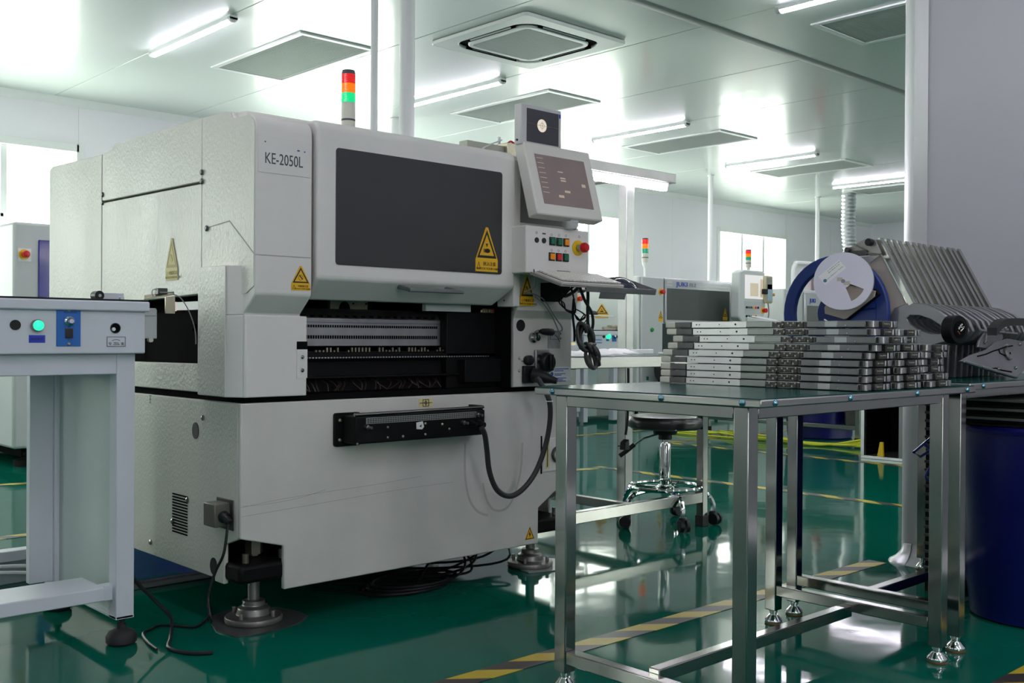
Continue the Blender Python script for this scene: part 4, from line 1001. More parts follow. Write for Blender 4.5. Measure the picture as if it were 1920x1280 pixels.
# ================================================================== LEFT CONVEYOR
CVX0, CVX1, CVY = 0.36, 1.258, 2.872
cv = thing('board_conveyor', 'pale conveyor bench with lit green lamp and blue switch plate, left of the big machine', 'conveyor', (0.80, CVY, 0))
m = MB(); m.box(CVX0, CVX1, CVY, 3.47, .826, .945); body = m.build('control_housing', bluewhite, cv, .004)
m = MB(); m.box(CVX0 - .01, CVX1 + .007, CVY - .014, 3.48, .944, .972); m.build('top_lip', bluewhite, cv, .004)
m = MB(); m.box(CVX0 - .005, CVX1 + .004, CVY - .010, 3.475, .972, .977); m.build('mat', black, cv, .001)
def cvp(px, py): return at(px, py, Y=CVY)
q = cvp(28.5, 609); m = MB(); m.prism(circ(q.x, q.z, .0135, 22), 'Y', CVY - .0025, CVY); m.build('hole_plug', black, body)
q = cvp(69, 610); m = MB(); m.lathe([(.0165, 0), (.0165, .010), (.0145, .014)], (q.x, CVY, q.z), (0, -1, 0), 24); b_ = m.build('lamp_bezel', steelb, body)
m = MB(); m.lathe([(.0135, .010), (.0135, .016), (.010, .020), (0, .021)], (q.x, CVY, q.z), (0, -1, 0), 22); m.build('green_lamp', lamp_green, b_)
a, b = cvp(54, 628), cvp(84.5, 642.5); m = MB(); m.box(a.x, b.x, CVY - .001, CVY, b.z, a.z); lab = m.build('lamp_label', bluelabel, body)
m = MB(); m.text('光线开关', .0085, ((a.x + b.x) / 2, CVY - .0012, (a.z + b.z) / 2 - .003), (1, 0, 0), (0, 0, 1), 'CENTER'); m.build('lettering', ink, lab, smooth=False)
a, b = cvp(105.5, 579), cvp(150.5, 649); m = MB(); m.box(a.x, b.x, CVY - .003, CVY, b.z, a.z); sp = m.build('switch_plate', blueplate, body, .001)
q = cvp(129, 602); m = MB(); m.lathe([(.0135, .0), (.0135, .004), (.0095, .006), (.0085, .016), (.006, .02), (0, .02)], (q.x, CVY - .003, q.z), (0, -1, 0), 24); m.build('speed_knob', chrome, sp)
q = cvp(128.5, 624.5); m = MB(); m.box(q.x - .0105, q.x + .0105, CVY - .006, CVY - .003, q.z - .0135, q.z + .0135); rk = m.build('rocker_switch', darkmech, sp, .001)
m = MB(); m.hexa([(q.x - .008, CVY - .011, q.z - .011), (q.x + .008, CVY - .011, q.z - .011), (q.x + .008, CVY - .006, q.z - .011), (q.x - .008, CVY - .006, q.z - .011), (q.x - .008, CVY - .007, q.z + .011), (q.x + .008, CVY - .007, q.z + .011), (q.x + .008, CVY - .006, q.z + .011), (q.x - .008, CVY - .006, q.z + .011)]); m.build('rocker', black, rk)
m = MB(); m.text('SPEED CONTROL', .0045, (q.x + .004, CVY - .0034, cvp(140, 587).z), (1, 0, 0), (0, 0, 1), 'CENTER'); m.text('ON', .004, (q.x, CVY - .0034, q.z + .0155), (1, 0, 0), (0, 0, 1), 'CENTER'); m.text('OFF', .004, (q.x, CVY - .0034, q.z - .0195), (1, 0, 0), (0, 0, 1), 'CENTER'); m.build('lettering', greyink, sp, smooth=False)
m = MB()
for py in (580.5, 644.5): p = cvp(128.5, py); m.lathe([(.0045, 0), (.0045, .002), (.002, .004), (0, .004)], (p.x, CVY - .003, p.z), (0, -1, 0), 12)
m.build_each('screw', brass, sp)
q = cvp(216, 615); m = MB(); m.ring(circ(q.x, q.z, .0145, 22), circ(q.x, q.z, .013, 22), 'Y', CVY - .003, CVY); m.m = 1; m.prism(circ(q.x, q.z, .013, 22), 'Y', CVY - .0012, CVY - .0002); hl = m.build('adjuster_hole', [greyink, gap], body)
m = MB(); m.cyl((q.x - .006, CVY - .006, q.z - .003), (q.x - .006, CVY - .001, q.z - .003), .005, n=14); m.build('adjuster_shaft', paper, hl)
a, b = cvp(200, 631), cvp(235, 649.5); m = MB(); m.box(a.x, b.x, CVY - .001, CVY, b.z, a.z); wl = m.build('width_label', bluewhite, body)
m = MB(); x0, x1, z0, z1 = a.x, b.x, b.z, a.z
m.ring([(x0, z0), (x1, z0), (x1, z1), (x0, z1)], [(x0 + .0014, z0 + .0014), (x1 - .0014, z0 + .0014), (x1 - .0014, z1 - .0014), (x0 + .0014, z1 - .0014)], 'Y', CVY - .0018, CVY - .001)
m.text('窄', .0095, (x0 + .0045, CVY - .0014, z0 + .004), (1, 0, 0), (0, 0, 1)); m.text('宽', .0095, (x1 - .0135, CVY - .0014, z0 + .004), (1, 0, 0), (0, 0, 1))
m.text('WIDTH', .0042, ((x0 + x1) / 2, CVY - .0014, z0 + .0085), (1, 0, 0), (0, 0, 1), 'CENTER'); m.text('ADJUSTER', .0042, ((x0 + x1) / 2, CVY - .0014, z0 + .004), (1, 0, 0), (0, 0, 1), 'CENTER')
m.tube([((x0 + x1) / 2 + .013 * sin(k), CVY - .0014, z0 + .0145 + .005 * cos(k * 1.1)) for k in [-1 + i * .2 for i in range(11)]], .0007, 5); m.build('lettering', greyink, wl, smooth=False)
# frame: front and rear legs, side sheet, shelf
LX0, LX1 = 1.190, 1.243
m = MB(); m.box(.42, LX0, 2.905, 2.95, .768, .826); m.box(.42, LX0, 3.38, 3.43, .768, .826); m.build_each('top_rail', bluewhite, cv, .003)
for nx0, nx1 in ((LX0, LX1), (.42, .47)):
    for ny0, ny1 in ((2.905, 2.955), (3.385, 3.47)):
        m = MB(); m.box(nx0, nx1, ny0, ny1, .075, .826); m.build('leg', bluewhite, cv, .003)
m = MB(); m.box(1.205, 1.228, 2.955, 3.40, .082, .80); m.build('side_sheet', pm('side_sheet_grey', (.50, .56, .55), .4, var=.03), cv, .002)
m = MB(); m.box(1.12, 1.205, 3.40, 3.43, .10, .80); m.build('rear_channel', bluewhite, cv, .002)
m = MB(); m.box(1.19, 1.243, 2.905, 3.47, .076, .084); m.build('foot_plate', bluewhite, cv, .001)
m = MB(); m.box(.45, 1.16, 2.905, 3.075, .135, .173); m.build('shelf', bluewhite, cv, .003)
m = MB(); m.box(1.16, 1.205, 2.93, 2.96, .128, .173); m.build('bracket', bluewhite, cv, .002)
for fx in (1.217, .445):
    for fy in (2.93, 3.43):
        m = MB(); m.lathe([(.036, 0), (.042, .006), (.043, .022), (.034, .036), (.018, .042), (.013, .044), (.013, .056), (.008, .056), (.008, .078)], (fx, fy, .001), n=24); m.build('rubber_foot', rubber, cv)
# conveyor snout reaching into the machine, roller and sensor bracket on top
m = MB(); m.box(CVX1, 1.345, 2.99, 3.03, .868, .955); m.box(CVX1, 1.34, 2.985, 2.99, .935, .958); m.build('track_end', greywhite, cv, .002)
m = MB()
for k in (1.29, 1.325): m.cyl((k, 2.985, .864), (k, 3.0, .864), .007, n=10)
m.build_each('track_roller', handlewhite, cv)
m = MB(); m.box(CVX1 + .01, 1.34, 3.05, 3.25, .80, .862); m.build('track_motor', blackmetal, cv, .003)
q = at(183, 554, Y=3.0); m = MB(); m.cyl((q.x, 2.985, q.z), (q.x, 3.02, q.z), .0135, n=22); rl = m.build('roller_knob', black, cv)
m = MB(); m.cyl((q.x, 2.982, q.z), (q.x, 2.986, q.z), .005, n=6); m.build('hex_screw', steelb, rl)
m = MB(); m.box(q.x, q.x + .085, 3.02, 3.03, .976, 1.0); m.cyl((q.x + .075, 3.005, .985), (q.x + .075, 3.03, .985), .006, n=14); m.build('guide_rail', bluewhite, cv, .001)
sb = thing('sensor_bracket', 'small metal sensor bracket with thin cord in front of the machine inlet', 'sensor', (1.40, 3.0, .95))
p0 = at(270, 560, Y=2.98)
m = MB(); m.hexa([tuple(at(x, y, Y=Y)) for x, y, Y in ((270, 562, 2.96), (326, 553, 2.96), (326, 549, 3.02), (270, 556, 3.02), (270, 559, 2.96), (326, 550, 2.96), (326, 546, 3.02), (270, 553, 3.02))]); br_ = m.build('arm_plate', brass, sb, .001)
a, b = at(309, 556, Y=2.96), at(327, 588, Y=2.96); m = MB(); m.box(a.x, b.x, 2.955, 2.96, b.z, a.z); m.build('hanging_plate', brass, sb, .001)
a, b = at(294, 541, Y=2.98), at(312, 553, Y=2.98); m = MB(); m.box(a.x, b.x, 2.97, 2.995, b.z, a.z + .002); m.build('sensor_head', darkmech, sb, .002)
m = MB(); m.tube(cr([at(x, y, Y=2.97) for x, y in ((294, 543), (287, 543), (285, 549), (288, 556), (294, 557))], 5), .0014, 5); m.tube([at(300, 548, Y=2.965), at(326, 548, Y=2.965), at(326, 553, Y=2.965)], .002, 5)
m.tube(cr([at(x, y, Y=2.96) for x, y in ((326, 552), (338, 558), (350, 575), (360, 598), (366, 622), (367, 645))], 5), .0018, 5); m.build('sensor_cord', cordgrey, sb)
# cords at the conveyor foot
m = MB(); m.tube(cr([(1.24, 2.98, .30), (1.27, 2.99, .18), (1.33, 2.97, .10), (1.36, 2.92, .05), (1.33, 2.86, .010), (1.29, 2.78, .006), (1.31, 2.70, .006), (1.36, 2.66, .006)], 6), .0055, 7)
tag(m.build('power_cord', black, None), 'thick black cord looping down beside the right foot of the left conveyor', 'cord')
# white duct and cords on the floor behind the conveyor
m = MB(); m.box(.3, 1.42, 3.85, 3.91, .085, .122); m.box(.3, 1.42, 3.885, 3.905, .0, .085); tag(m.build('floor_rail', bluewhite, None, .003), 'low white rail on the floor behind the left conveyor', 'rail')
m = MB(); m.tube(cr([(.5, 3.83, .085), (1.0, 3.83, .082), (1.2, 3.825, .075), (1.38, 3.82, .045)], 6), .007, 7); m.tube(cr([(.5, 3.82, .075), (1.0, 3.815, .07), (1.2, 3.81, .055), (1.38, 3.80, .02)], 6), .007, 7)
tag(m.build('loose_cable', paper, None), 'pair of white cords in front of the low white floor rail', 'cord')
m = MB(); m.box(1.05, 1.80, 3.51, 3.55, .0, .022); tag(m.build('floor_trunking', steelb, None, .002), 'flat metal cable trunking on the floor under the big machine', 'trunking')

# ================================================================== STEEL TABLES
def screw(m, p, n, r=.0075): m.lathe([(r, 0), (r, .002), (r * .6, .0055), (0, .0065)], p, n, 12)
screwmat = pm('zinc_screw', S(120, 165, 185), .2, .9, var=0)
def steel_table(name, label, X0, X1, Y0, Y1, ztop, legs, rails, feet=True, mat=greenmat, screws=(), rim=.0195, apron=.027, group=None, leg=.038, back_rails=True):
    t = thing(name, label, 'table', ((X0 + X1) / 2, (Y0 + Y1) / 2, 0), group)
    m = MB(); m.box(X0, X1, Y0, Y1, ztop - rim, ztop - .002); rimo = m.build('rim', steelb, t, .003)
    m = MB(); m.box(X0 + .004, X1 - .004, Y0 + .004, Y1 - .004, ztop - .002, ztop); m.build('mat', mat, t)
    xa, xb, ya, yb = min(l[0] for l in legs), max(l[0] for l in legs), min(l[1] for l in legs), max(l[1] for l in legs)
    h = leg / 2
    for args in ((xa + h, xb - h, ya - h, ya + h), (xa + h, xb - h, yb - h, yb + h), (xa - h, xa + h, ya + h, yb - h), (xb - h, xb + h, ya + h, yb - h)):
        m = MB(); m.box(*args, ztop - rim - apron, ztop - rim); m.build('apron_bar', steel, t, .002)
    for lx, ly in legs:
        m = MB(); m.box(lx - h, lx + h, ly - h, ly + h, .043, ztop - rim); lg = m.build('leg', steel, t, .0025)
        if feet:
            m = MB(); m.lathe([(.026, .004), (.027, .010), (.026, .014), (.014, .027), (.0135, .028), (.011, .028), (.011, .036), (.0135, .036), (.0135, .043)], (lx, ly, 0), n=20); ft = m.build('glide_foot', chrome, lg)
            m = MB(); m.lathe([(.025, .0), (.0262, .001), (.0262, .0042)], (lx, ly, 0), n=20); m.build('foot_pad', pm_orange, ft)
        else:
            m = MB(); m.box(lx - h - .004, lx + h + .004, ly - h - .004, ly + h + .004, .0, .05); m.build('rubber_boot', rubber, lg, .003)
    for r in rails:
        m = MB(); m.box(*r); m.build('stretcher', steel, t, .0025)
    m = MB()
    for p, n in screws: screw(m, p, n)
    if screws: m.build_each('screw', screwmat, rimo)
    return t
pm_orange = pm('orange_felt', S(150, 80, 25), .7, var=0)
T1 = dict(X0=1.853, X1=2.892, Y0=1.232, Y1=1.905)
sc = [((1.853, y, .744), (-1, 0, 0)) for y in (1.278, 1.495, 1.84)] + [((x, 1.232, .744), (0, -1, 0)) for x in (1.905, 2.215, 2.545, 2.835)]
steel_table('steel_table', 'stainless steel table with dark green top under the feeder stacks, nearest the viewer', .0 + T1['X0'], T1['X1'], T1['Y0'], T1['Y1'], .754,
            [(1.886, 1.291), (1.886, 1.823), (2.797, 1.291), (2.797, 1.809)],
            [(1.869, 1.903, 1.310, 1.804, .066, .098), (2.780, 2.814, 1.310, 1.790, .090, .122), (1.903, 2.780, 1.535, 1.567, .078, .110)], screws=sc, group='stainless work tables')
sc = [((x, 1.250, .750), (0, -1, 0)) for x in (2.98, 3.30)]
steel_table('steel_table', 'second stainless steel table behind the first, against the partition, under upright feeders', 2.898, 3.925, 1.250, 1.905, .760,
            [(2.936, 1.303), (2.936, 1.8225), (3.885, 1.303), (3.885, 1.852)],
            [(2.919, 2.953, 1.321, 1.8045, .098, .130), (3.868, 3.902, 1.321, 1.834, .10, .13), (2.953, 3.868, 1.55, 1.582, .098, .128)], screws=sc, group='stainless work tables', leg=.036)
steel_table('steel_table', 'worn steel table with white papers on top, right of the big machine by the stool', 3.06, 4.03, 2.94, 3.90, .800,
            [(3.095, 2.975), (3.995, 2.975), (3.095, 3.86), (3.995, 3.86)],
            [(3.114, 3.976, 2.956, 2.994, .112, .160), (3.114, 3.976, 3.841, 3.879, .112, .160), (3.50, 3.538, 2.994, 3.841, .112, .150)], feet=False, rim=.050, apron=.0005, group='stainless work tables')
steel_table('steel_table', 'distant steel table frame with a blue tub beneath, left of the black magazine rack', 8.05, 8.85, 4.39, 6.0, .80,
            [(8.08, 4.42), (8.08, 5.95), (8.80, 4.42), (8.80, 5.95)], [(8.062, 8.10, 4.44, 5.93, .115, .150), (8.78, 8.82, 4.44, 5.93, .115, .15)], feet=False, group='stainless work tables')
# light frame over the third table
fr = thing('lamp_frame', 'stainless post and overhead beams carrying a lit tube above the worn steel table', 'lamp frame', (3.98, 3.44, 0))
q0, q1 = at(1175, 350, Y=3.42), at(1197, 350, Y=3.42)
m = MB(); m.box(q0.x - .005, q0.x + .040, 3.92, 3.965, 0, 1.70); fr_post = None
m.bm.free()
pz = 1.80
a = at(1268, 327, Y=3.60)
m = MB(); xx = 4.17; m.box(xx, xx + .060, 3.60, 3.66, .0, 1.755); m.build('post', pm('galvanised_post', (.30, .30, .30), .30, .9, var=.2, scale=12), fr, .003)
m = MB(); m.box(3.35, at(1268, 330, Y=3.57).x, 3.57, 3.63, 1.722, 1.772); m.build('cross_beam', pm('galvanised_beam', (.34, .335, .33), .42, .6, var=.15, scale=8), fr, .003)
m = MB(); m.box(4.11, 4.17, 3.63, 4.75, 1.70, 1.752); m.build('side_arm', steelb, fr, .003)
m = MB(); m.box(3.3, 4.50, 3.585, 3.625, 1.700, 1.722); hs = m.build('lamp_housing', white, fr, .003)
m = MB(); m.box(3.32, 4.48, 3.578, 3.612, 1.676, 1.700); m.build('lit_tube', tube_lit, hs, .006)

# ================================================================== STOOL
st = thing('rolling_stool', 'black round-seated rolling stool with chrome stem and foot ring', 'stool', (3.90, 3.12, 0))
sx, sy = 3.90, 3.12
m = MB(); m.lathe([(.16, .452), (.176, .462), (.180, .480), (.178, .498), (.168, .510), (.14, .515), (.0, .512)], (sx, sy, 0), n=40); m.build('seat', pm('black_leather', (.012, .012, .012), .28, var=.2), st)
m = MB(); m.lathe([(.055, .425), (.06, .452), (.15, .455)], (sx, sy, 0), n=24); m.cyl((sx, sy, .40), (sx, sy, .44), .032); m.build('seat_mount', black, st)
m = MB(); m.cyl((sx, sy, .33), (sx, sy, .41), .013); m.lathe([(.026, .185), (.027, .19), (.027, .375), (.024, .385)], (sx, sy, 0), n=24); m.lathe([(.035, .155), (.045, .16), (.045, .175), (.028, .187)], (sx, sy, 0), n=24); m.build('stem', chrome, st)
m = MB(); ld = Vector((-.55, .5, 0)).normalized(); m.tube([(sx, sy, .435), Vector((sx, sy, .435)) + ld * .10 + Vector((0, 0, -.03)), Vector((sx, sy, .435)) + ld * .15 + Vector((0, 0, -.065))], .005, 7); lv = m.build('height_lever', steelb, st)
m = MB(); e = Vector((sx, sy, .435)); m.tube([e + ld * .145 + Vector((0, 0, -.06)), e + ld * .175 + Vector((0, 0, -.085)), e + ld * .215 + Vector((0, 0, -.115))], .011, 10); m.build('lever_grip', black, lv)
m = MB(); m.tube([(sx + .168 * cos(a), sy + .168 * sin(a), .178) for a in [tau * i / 40 for i in range(40)]], .0095, 8, True); rg = m.build('foot_ring', chrome, st)
for k in range(5):
    a = k * tau / 5 + .42; d = Vector((cos(a), sin(a), 0)); c = Vector((sx, sy, 0))
    m = MB(); m.tube([c + d * .03 + Vector((0, 0, .165)), c + d * .165 + Vector((0, 0, .172))], .005, 6); m.build('ring_spoke', chrome, st)
    m = MB(); m.tube(cr([c + d * .03 + Vector((0, 0, .165)), c + d * .12 + Vector((0, 0, .162)), c + d * .195 + Vector((0, 0, .145)), c + d * .225 + Vector((0, 0, .10)), c + d * .225 + Vector((0, 0, .065))], 6), .0115, 9); lg = m.build('leg', chrome, st)
    m = MB(); w = Vector((-d.y, d.x, 0)) if k % 2 else (d * .6 + Vector((-d.y, d.x, 0)) * .8)
    o = c + d * .235
    for s_ in (-1, 1): m.cyl(o + w * (.006 * s_) + Vector((0, 0, .031)), o + w * (.024 * s_) + Vector((0, 0, .031)), .030, .027, n=18)
    m.lathe([(.018, .04), (.022, .058), (.018, .068), (.008, .07)], o - d * .01, n=14); m.build('caster', black, lg, .002)
# plug on a cord hanging from the worn table
m = MB(); a = at(1176, 735, Y=2.93); m.tube(cr([at(1178, 690, Y=2.94), at(1178, 740, Y=2.935), at(1176, 790, Y=2.93), at(1173, 815, Y=2.93)], 5), .006, 7)
pg = m.build('hanging_plug', black, None); tag(pg, 'black mains plug hanging on its cord beside the stool seat', 'plug')
m = MB(); q = at(1171, 834, Y=2.93); m.hexa([(q.x - .014, 2.915, q.z - .02), (q.x + .016, 2.915, q.z - .018), (q.x + .016, 2.945, q.z - .018), (q.x - .014, 2.945, q.z - .02), (q.x - .010, 2.915, q.z + .012), (q.x + .012, 2.915, q.z + .024), (q.x + .012, 2.945, q.z + .024), (q.x - .010, 2.945, q.z + .012)])
for s_ in (-.008, .008): m.cyl((q.x - .012, 2.93 + s_, q.z - .003), (q.x - .034, 2.93 + s_, q.z - .003), .0024, n=8)
m.build('plug_body', black, pg, .003)
# papers and bags on the worn table
random.seed(12)
for i, (px, Y_, w_, lb) in enumerate(((1090, 3.05, .20, 'white paper bundle on the worn table, nearest the coiled cable'), (1125, 3.12, .17, 'creased white papers in the middle of the worn steel table'), (1150, 3.30, .20, 'pale paper sheets behind the middle bundle on the worn table'))):
    q = at(px, 660, Y=Y_); m = MB(); n = 9
    G = [[m.bm.verts.new((q.x - w_ / 2 + w_ * i2 / n, Y_ - .10 + .24 * j / n, .802 + .03 * (1 - abs(2 * i2 / n - 1) ** 2) * random.uniform(.35, 1) * (1 if 0 < j < n else .3))) for i2 in range(n + 1)] for j in range(n + 1)]
    for j in range(n):
        for k in range(n): m.bm.faces.new((G[j][k], G[j][k + 1], G[j + 1][k + 1], G[j + 1][k]))
    r = bmesh.ops.extrude_face_region(m.bm, geom=m.bm.faces[:])
    for v in r['geom']:
        if isinstance(v, bmesh.types.BMVert): v.co.z = .8005
    tag(m.build('paper_bundle', paper, None), lb, 'paper', 'papers on the worn table')
q = at(1188, 660, Y=3.3); m = MB(); m.prism([(q.x - .02, 3.02), (q.x + .12, 3.00), (q.x + .14, 3.12), (q.x + .0, 3.15)], 'Z', .8005, .812); m.m = 1; m.prism([(q.x - .01, 3.03), (q.x + .11, 3.015), (q.x + .115, 3.06), (q.x - .005, 3.08)], 'Z', .812, .820)
tag(m.build('parts_bag', [paper, yellow], None, .002), 'clear bag with yellow strip on the right end of the worn table', 'bag')
q = at(1205, 660, Y=3.25); m = MB(); m.box(q.x - .10, q.x + .07, 3.24, 3.27, .802, .824); tag(m.build('white_box', paper, None, .002), 'long flat white box lying near the lamp post on the worn table', 'box')
m = MB()
for k in range(4):
    m.tube(cr([(3.08, 3.40 + .03 * k, .93 - .02 * k), (3.14, 3.30, .89 - .015 * k), (3.22, 3.22 - .02 * k, .865 - .006 * k), (3.32, 3.16, .850)], 6), .006, 6)
tag(m.build('pale_hoses', pm('pale_yellow_hose', S(235, 225, 165), .5, var=.05), None), 'pale yellow hoses trailing over the papers behind the coiled cable', 'hose')
# ================================================================== FEEDERS LYING IN STACKS
TH = .0188
def lying_feeder():
    f = thing('tape_feeder', 'x', 'tape feeder', (0, 0, 0), 'tape feeders stacked flat on the near table')
    m = MB(); m.prism([(.004, .012), (.126, .012), (.126, .30), (.118, .44), (.060, .52), (.004, .52)], 'Z', .0008, .0178); m.build('body_plate', alud, f, .001)
    m = MB(); m.prism([(.0, .345), (.006, .345), (.006, .521), (.0, .521)], 'Z', .001, .0178)
    m.build('side_rail', pm_rail, f, .0008)
    m = MB(); m.prism([(.0, .268), (.006, .268), (.006, .345), (.0, .345)], 'Z', .0022, .0166); m.build('rail_end', pm_raild, f, .0008)  # darker stretch of the same rail, a reflection edge put into the colour
    m = MB(); m.box(.001, .02, .17, .266, .003, .015); m.box(-.0015, .004, .178, .188, .002, .016); m.box(-.001, .003, .196, .228, .004, .0155); m.box(-.002, .004, .236, .240, .001, .017); m.build_each('drive_block', darkmech, f, .0008)
    m = MB()
    for k, z in ((.181, .0135), (.19, .006), (.205, .012), (.213, .0065), (.221, .012), (.247, .005), (.256, .012), (.236, .009)): m.lathe([(.0026, 0), (.0026, .0012), (.001, .002)], (-.0005, k, z), (-1, 0, 0), 8)
    m.build('pin_row', brass, f)
    m = MB(); m.box(-.001, .012, .012, .168, .0015, .0172); m.build('tape_guide', pm_guide, f, .0012)
    m = MB(); m.box(-.0018, .006, .085, .118, .002, .0168); m.cyl((-.0018, .062, .006), (-.003, .062, .006), .0022, n=8); m.build_each('guide_clip', alud, f, .001)
    m = MB(); m.box(.0, .03, .525, .578, .002, .0165); m.build('latch_block', pm_latch, f, .001)
    m = MB(); m.box(-.002, .026, .578, .611, .0008, .0180); m.build('handle', handlewhite, f, .003)
    # head at the near end, towards the viewer
    m = MB(); m.box(.030, .052, .004, .05, .002, .0168); m.box(.098, .112, .006, .05, .003, .0155); m.box(.116, .130, -.002, .03, .002, .017); m.build_each('head_block', alud, f, .0012)
    m = MB(); m.box(.056, .094, -.003, .05, .0018, .0170); m.build('connector_block', darkmech, f, .001)
    m = MB()
    for k in range(4): m.lathe([(.0022, 0), (.0022, .0015), (.001, .0022)], (.063 + .0075 * k, -.003, .0098), (0, -1, 0), 8)
    m.build('contact_pin', brass, f)
    m = MB(); m.cyl((.022, .006, .002), (.022, .006, .0165), .0075, n=14); m.cyl((.106, .002, .003), (.106, .002, .0158), .004, n=10); m.build_each('head_roller', steelb, f)
    m = MB()
    for k, z in ((.379, .010), (.505, .0095), (.495, .0095), (.43, .0098)): m.cyl((-.0002, k, z), (-.0012, k, z), .0015 if k > .4 else .0026, n=8)
    m.build('rail_hole', ink, f)
    return f
pm_rail = pm('rail_alloy', (.60, .59, .60), .36, 1.0, var=.08, scale=20)
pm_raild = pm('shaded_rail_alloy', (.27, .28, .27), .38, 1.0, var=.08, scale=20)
pm_guide = pm('guide_alloy', (.17, .17, .18), .36, 1.0, var=.3, scale=16, stretch=(1, 1, .2))
pm_latch = pm('latch_dark_grey', (.13, .13, .13), .45, .4, var=.3, scale=30)
proto = lying_feeder()
DYL = [0, 0, 0, -.002, -.009, -.024, -.042, -.021, -.017]
ORD = ['bottom', 'second from the bottom', 'third from the bottom', 'fourth from the bottom', 'fifth from the bottom', 'sixth from the bottom', 'third from the top', 'second from the top', 'topmost']
random.seed(21); first = True
STK = [(2.300, 9, 'the stack showing white handles'), (2.462, 8, 'the middle flat stack'), (2.624, 6, 'the right stack under the black reel')]
names8 = ['bottom', 'second from the bottom', 'third from the bottom', 'fourth from the bottom', 'fourth from the top', 'third from the top', 'second from the top', 'topmost']
names6 = ['bottom', 'second from the bottom', 'third from the bottom', 'third from the top', 'second from the top', 'topmost']
for xs, n, nm in STK:
    for i in range(n):
        o = {9: ORD, 8: names8, 6: names6}[n][i]
        lb = 'tape feeder lying flat, %s in %s' % (o, nm)
        dy = (DYL[i] if n == 9 else random.uniform(-.004, .022)); dx = random.uniform(-.003, .003)
        loc = (xs + dx, 1.243 + dy + (.0 if n < 9 else .004) - min(0, dy * .0) , .7542 + i * .0190)
        if loc[1] < 1.236: pass
        if first: proto.location = loc; proto['label'] = lb; first = False
        else: copy_thing(proto, loc, lb)

# ================================================================== UPRIGHT FEEDERS ON THE SECOND TABLE
TZ = .7602
def upright_feeder(first_one=False):
    f = thing('upright_tape_feeder', 'x', 'tape feeder', (0, 0, TZ), 'upright tape feeders standing in a row')
    Z = lambda z: z
    out = [(1.60, .762), (1.615, .86), (1.575, .935), (1.545, .978), (1.50, .992), (1.455, .986), (1.41, .965), (1.36, .925), (1.325, .885), (1.285, .855), (1.262, .80), (1.262, .762)]
    hole = []
    for i in range(12):
        a = tau * i / 12; hole.append((1.455 + .052 * cos(a) * .96 + .014 * sin(a), .922 + .019 * sin(a) + .018 * cos(a)))
    out = [(1.535, .865), (1.575, .93), (1.548, .975), (1.50, .992), (1.455, .986), (1.41, .966), (1.37, .938), (1.355, .905), (1.375, .878), (1.43, .862)]
    hole = [(1.452 + .056 * cos(a), .924 + .023 * sin(a) + .018 * cos(a)) for a in [tau * i / 10 for i in range(10)]]
    ha = sorted(hole, key=lambda p: math.atan2(p[1] - .922, p[0] - 1.455)); oa = sorted(out, key=lambda p: math.atan2(p[1] - .922, p[0] - 1.455))
    m = MB(); m.ring(oa, ha, 'X', .0, .014); m.prism([(1.60, .762), (1.615, .86), (1.57, .93), (1.53, .868), (1.43, .864), (1.435, .762)], 'X', .001, .013); m.build('die_cast_body', diecast, f, .0025)
    # slanted channel rail
    p, q = Vector((0, 1.607, 1.188)), Vector((0, 1.497, .984)); d = (q - p).normalized(); w = Vector((0, d.z, -d.y))
    m = MB()
    def rb(x0, x1, w0, w1): m.hexa([q + w * w0 + Vector((x0, 0, 0)), q + w * w0 + Vector((x1, 0, 0)), q + w * w1 + Vector((x1, 0, 0)), q + w * w1 + Vector((x0, 0, 0)), p + w * w0 + Vector((x0, 0, 0)), p + w * w0 + Vector((x1, 0, 0)), p + w * w1 + Vector((x1, 0, 0)), p + w * w1 + Vector((x0, 0, 0))])
    rb(-.001, .021, .010, .012); rb(-.001, .001, -.004, .012); rb(.019, .021, -.004, .012); m.build('tape_channel', steelrail, f)
    m = MB(); e = p + d * .045; 
    m.box(.004, .016, e.y - .006, e.y + .010, e.z - .007, e.z + .007); m.build('channel_latch', darkmech, f, .002)
    m = MB()
    for k in (.035, .05, .062): e = p + d * k - w * .006; m.cyl(e + Vector((.004, 0, 0)), e + Vector((.016, 0, 0)), .004, n=8)
    m.build('guide_pin', brass, f)
    m = MB()
    for y, z in ((1.46, .80), (1.445, .84), (1.372, .918)): m.cyl((-.004, y, z), (.018, y, z), .0055, n=10)
    m.build('stud', steelb, f)
    return f
steelrail = pm('channel_steel', (.50, .50, .47), .24, 1.0, var=.2, scale=14)
up = upright_feeder(); UN = 14
oth = ['second', 'third', 'fourth', 'fifth', 'sixth', 'seventh', 'eighth', 'ninth', 'tenth', 'eleventh', 'twelfth', 'thirteenth']
random.seed(31)
hts = [0, .004, .006, -.006, -.012, -.008, -.016, -.004, .004, -.018, -.022, -.016, -.020, -.004]
for i in range(UN):
    lb = 'upright tape feeder carrying the blue reel ring, first of the standing row' if i == 0 else ('last upright tape feeder of the standing row, farthest from the blue ring' if i == UN - 1 else 'upright tape feeder, %s in the standing row counted from the blue ring' % oth[i - 1])
    loc = (3.035 + i * .0425, random.uniform(-.004, .004), TZ)
    if i == 0: fA = up; up.location = loc; up['label'] = lb
    else: copy_thing(up, loc, lb)
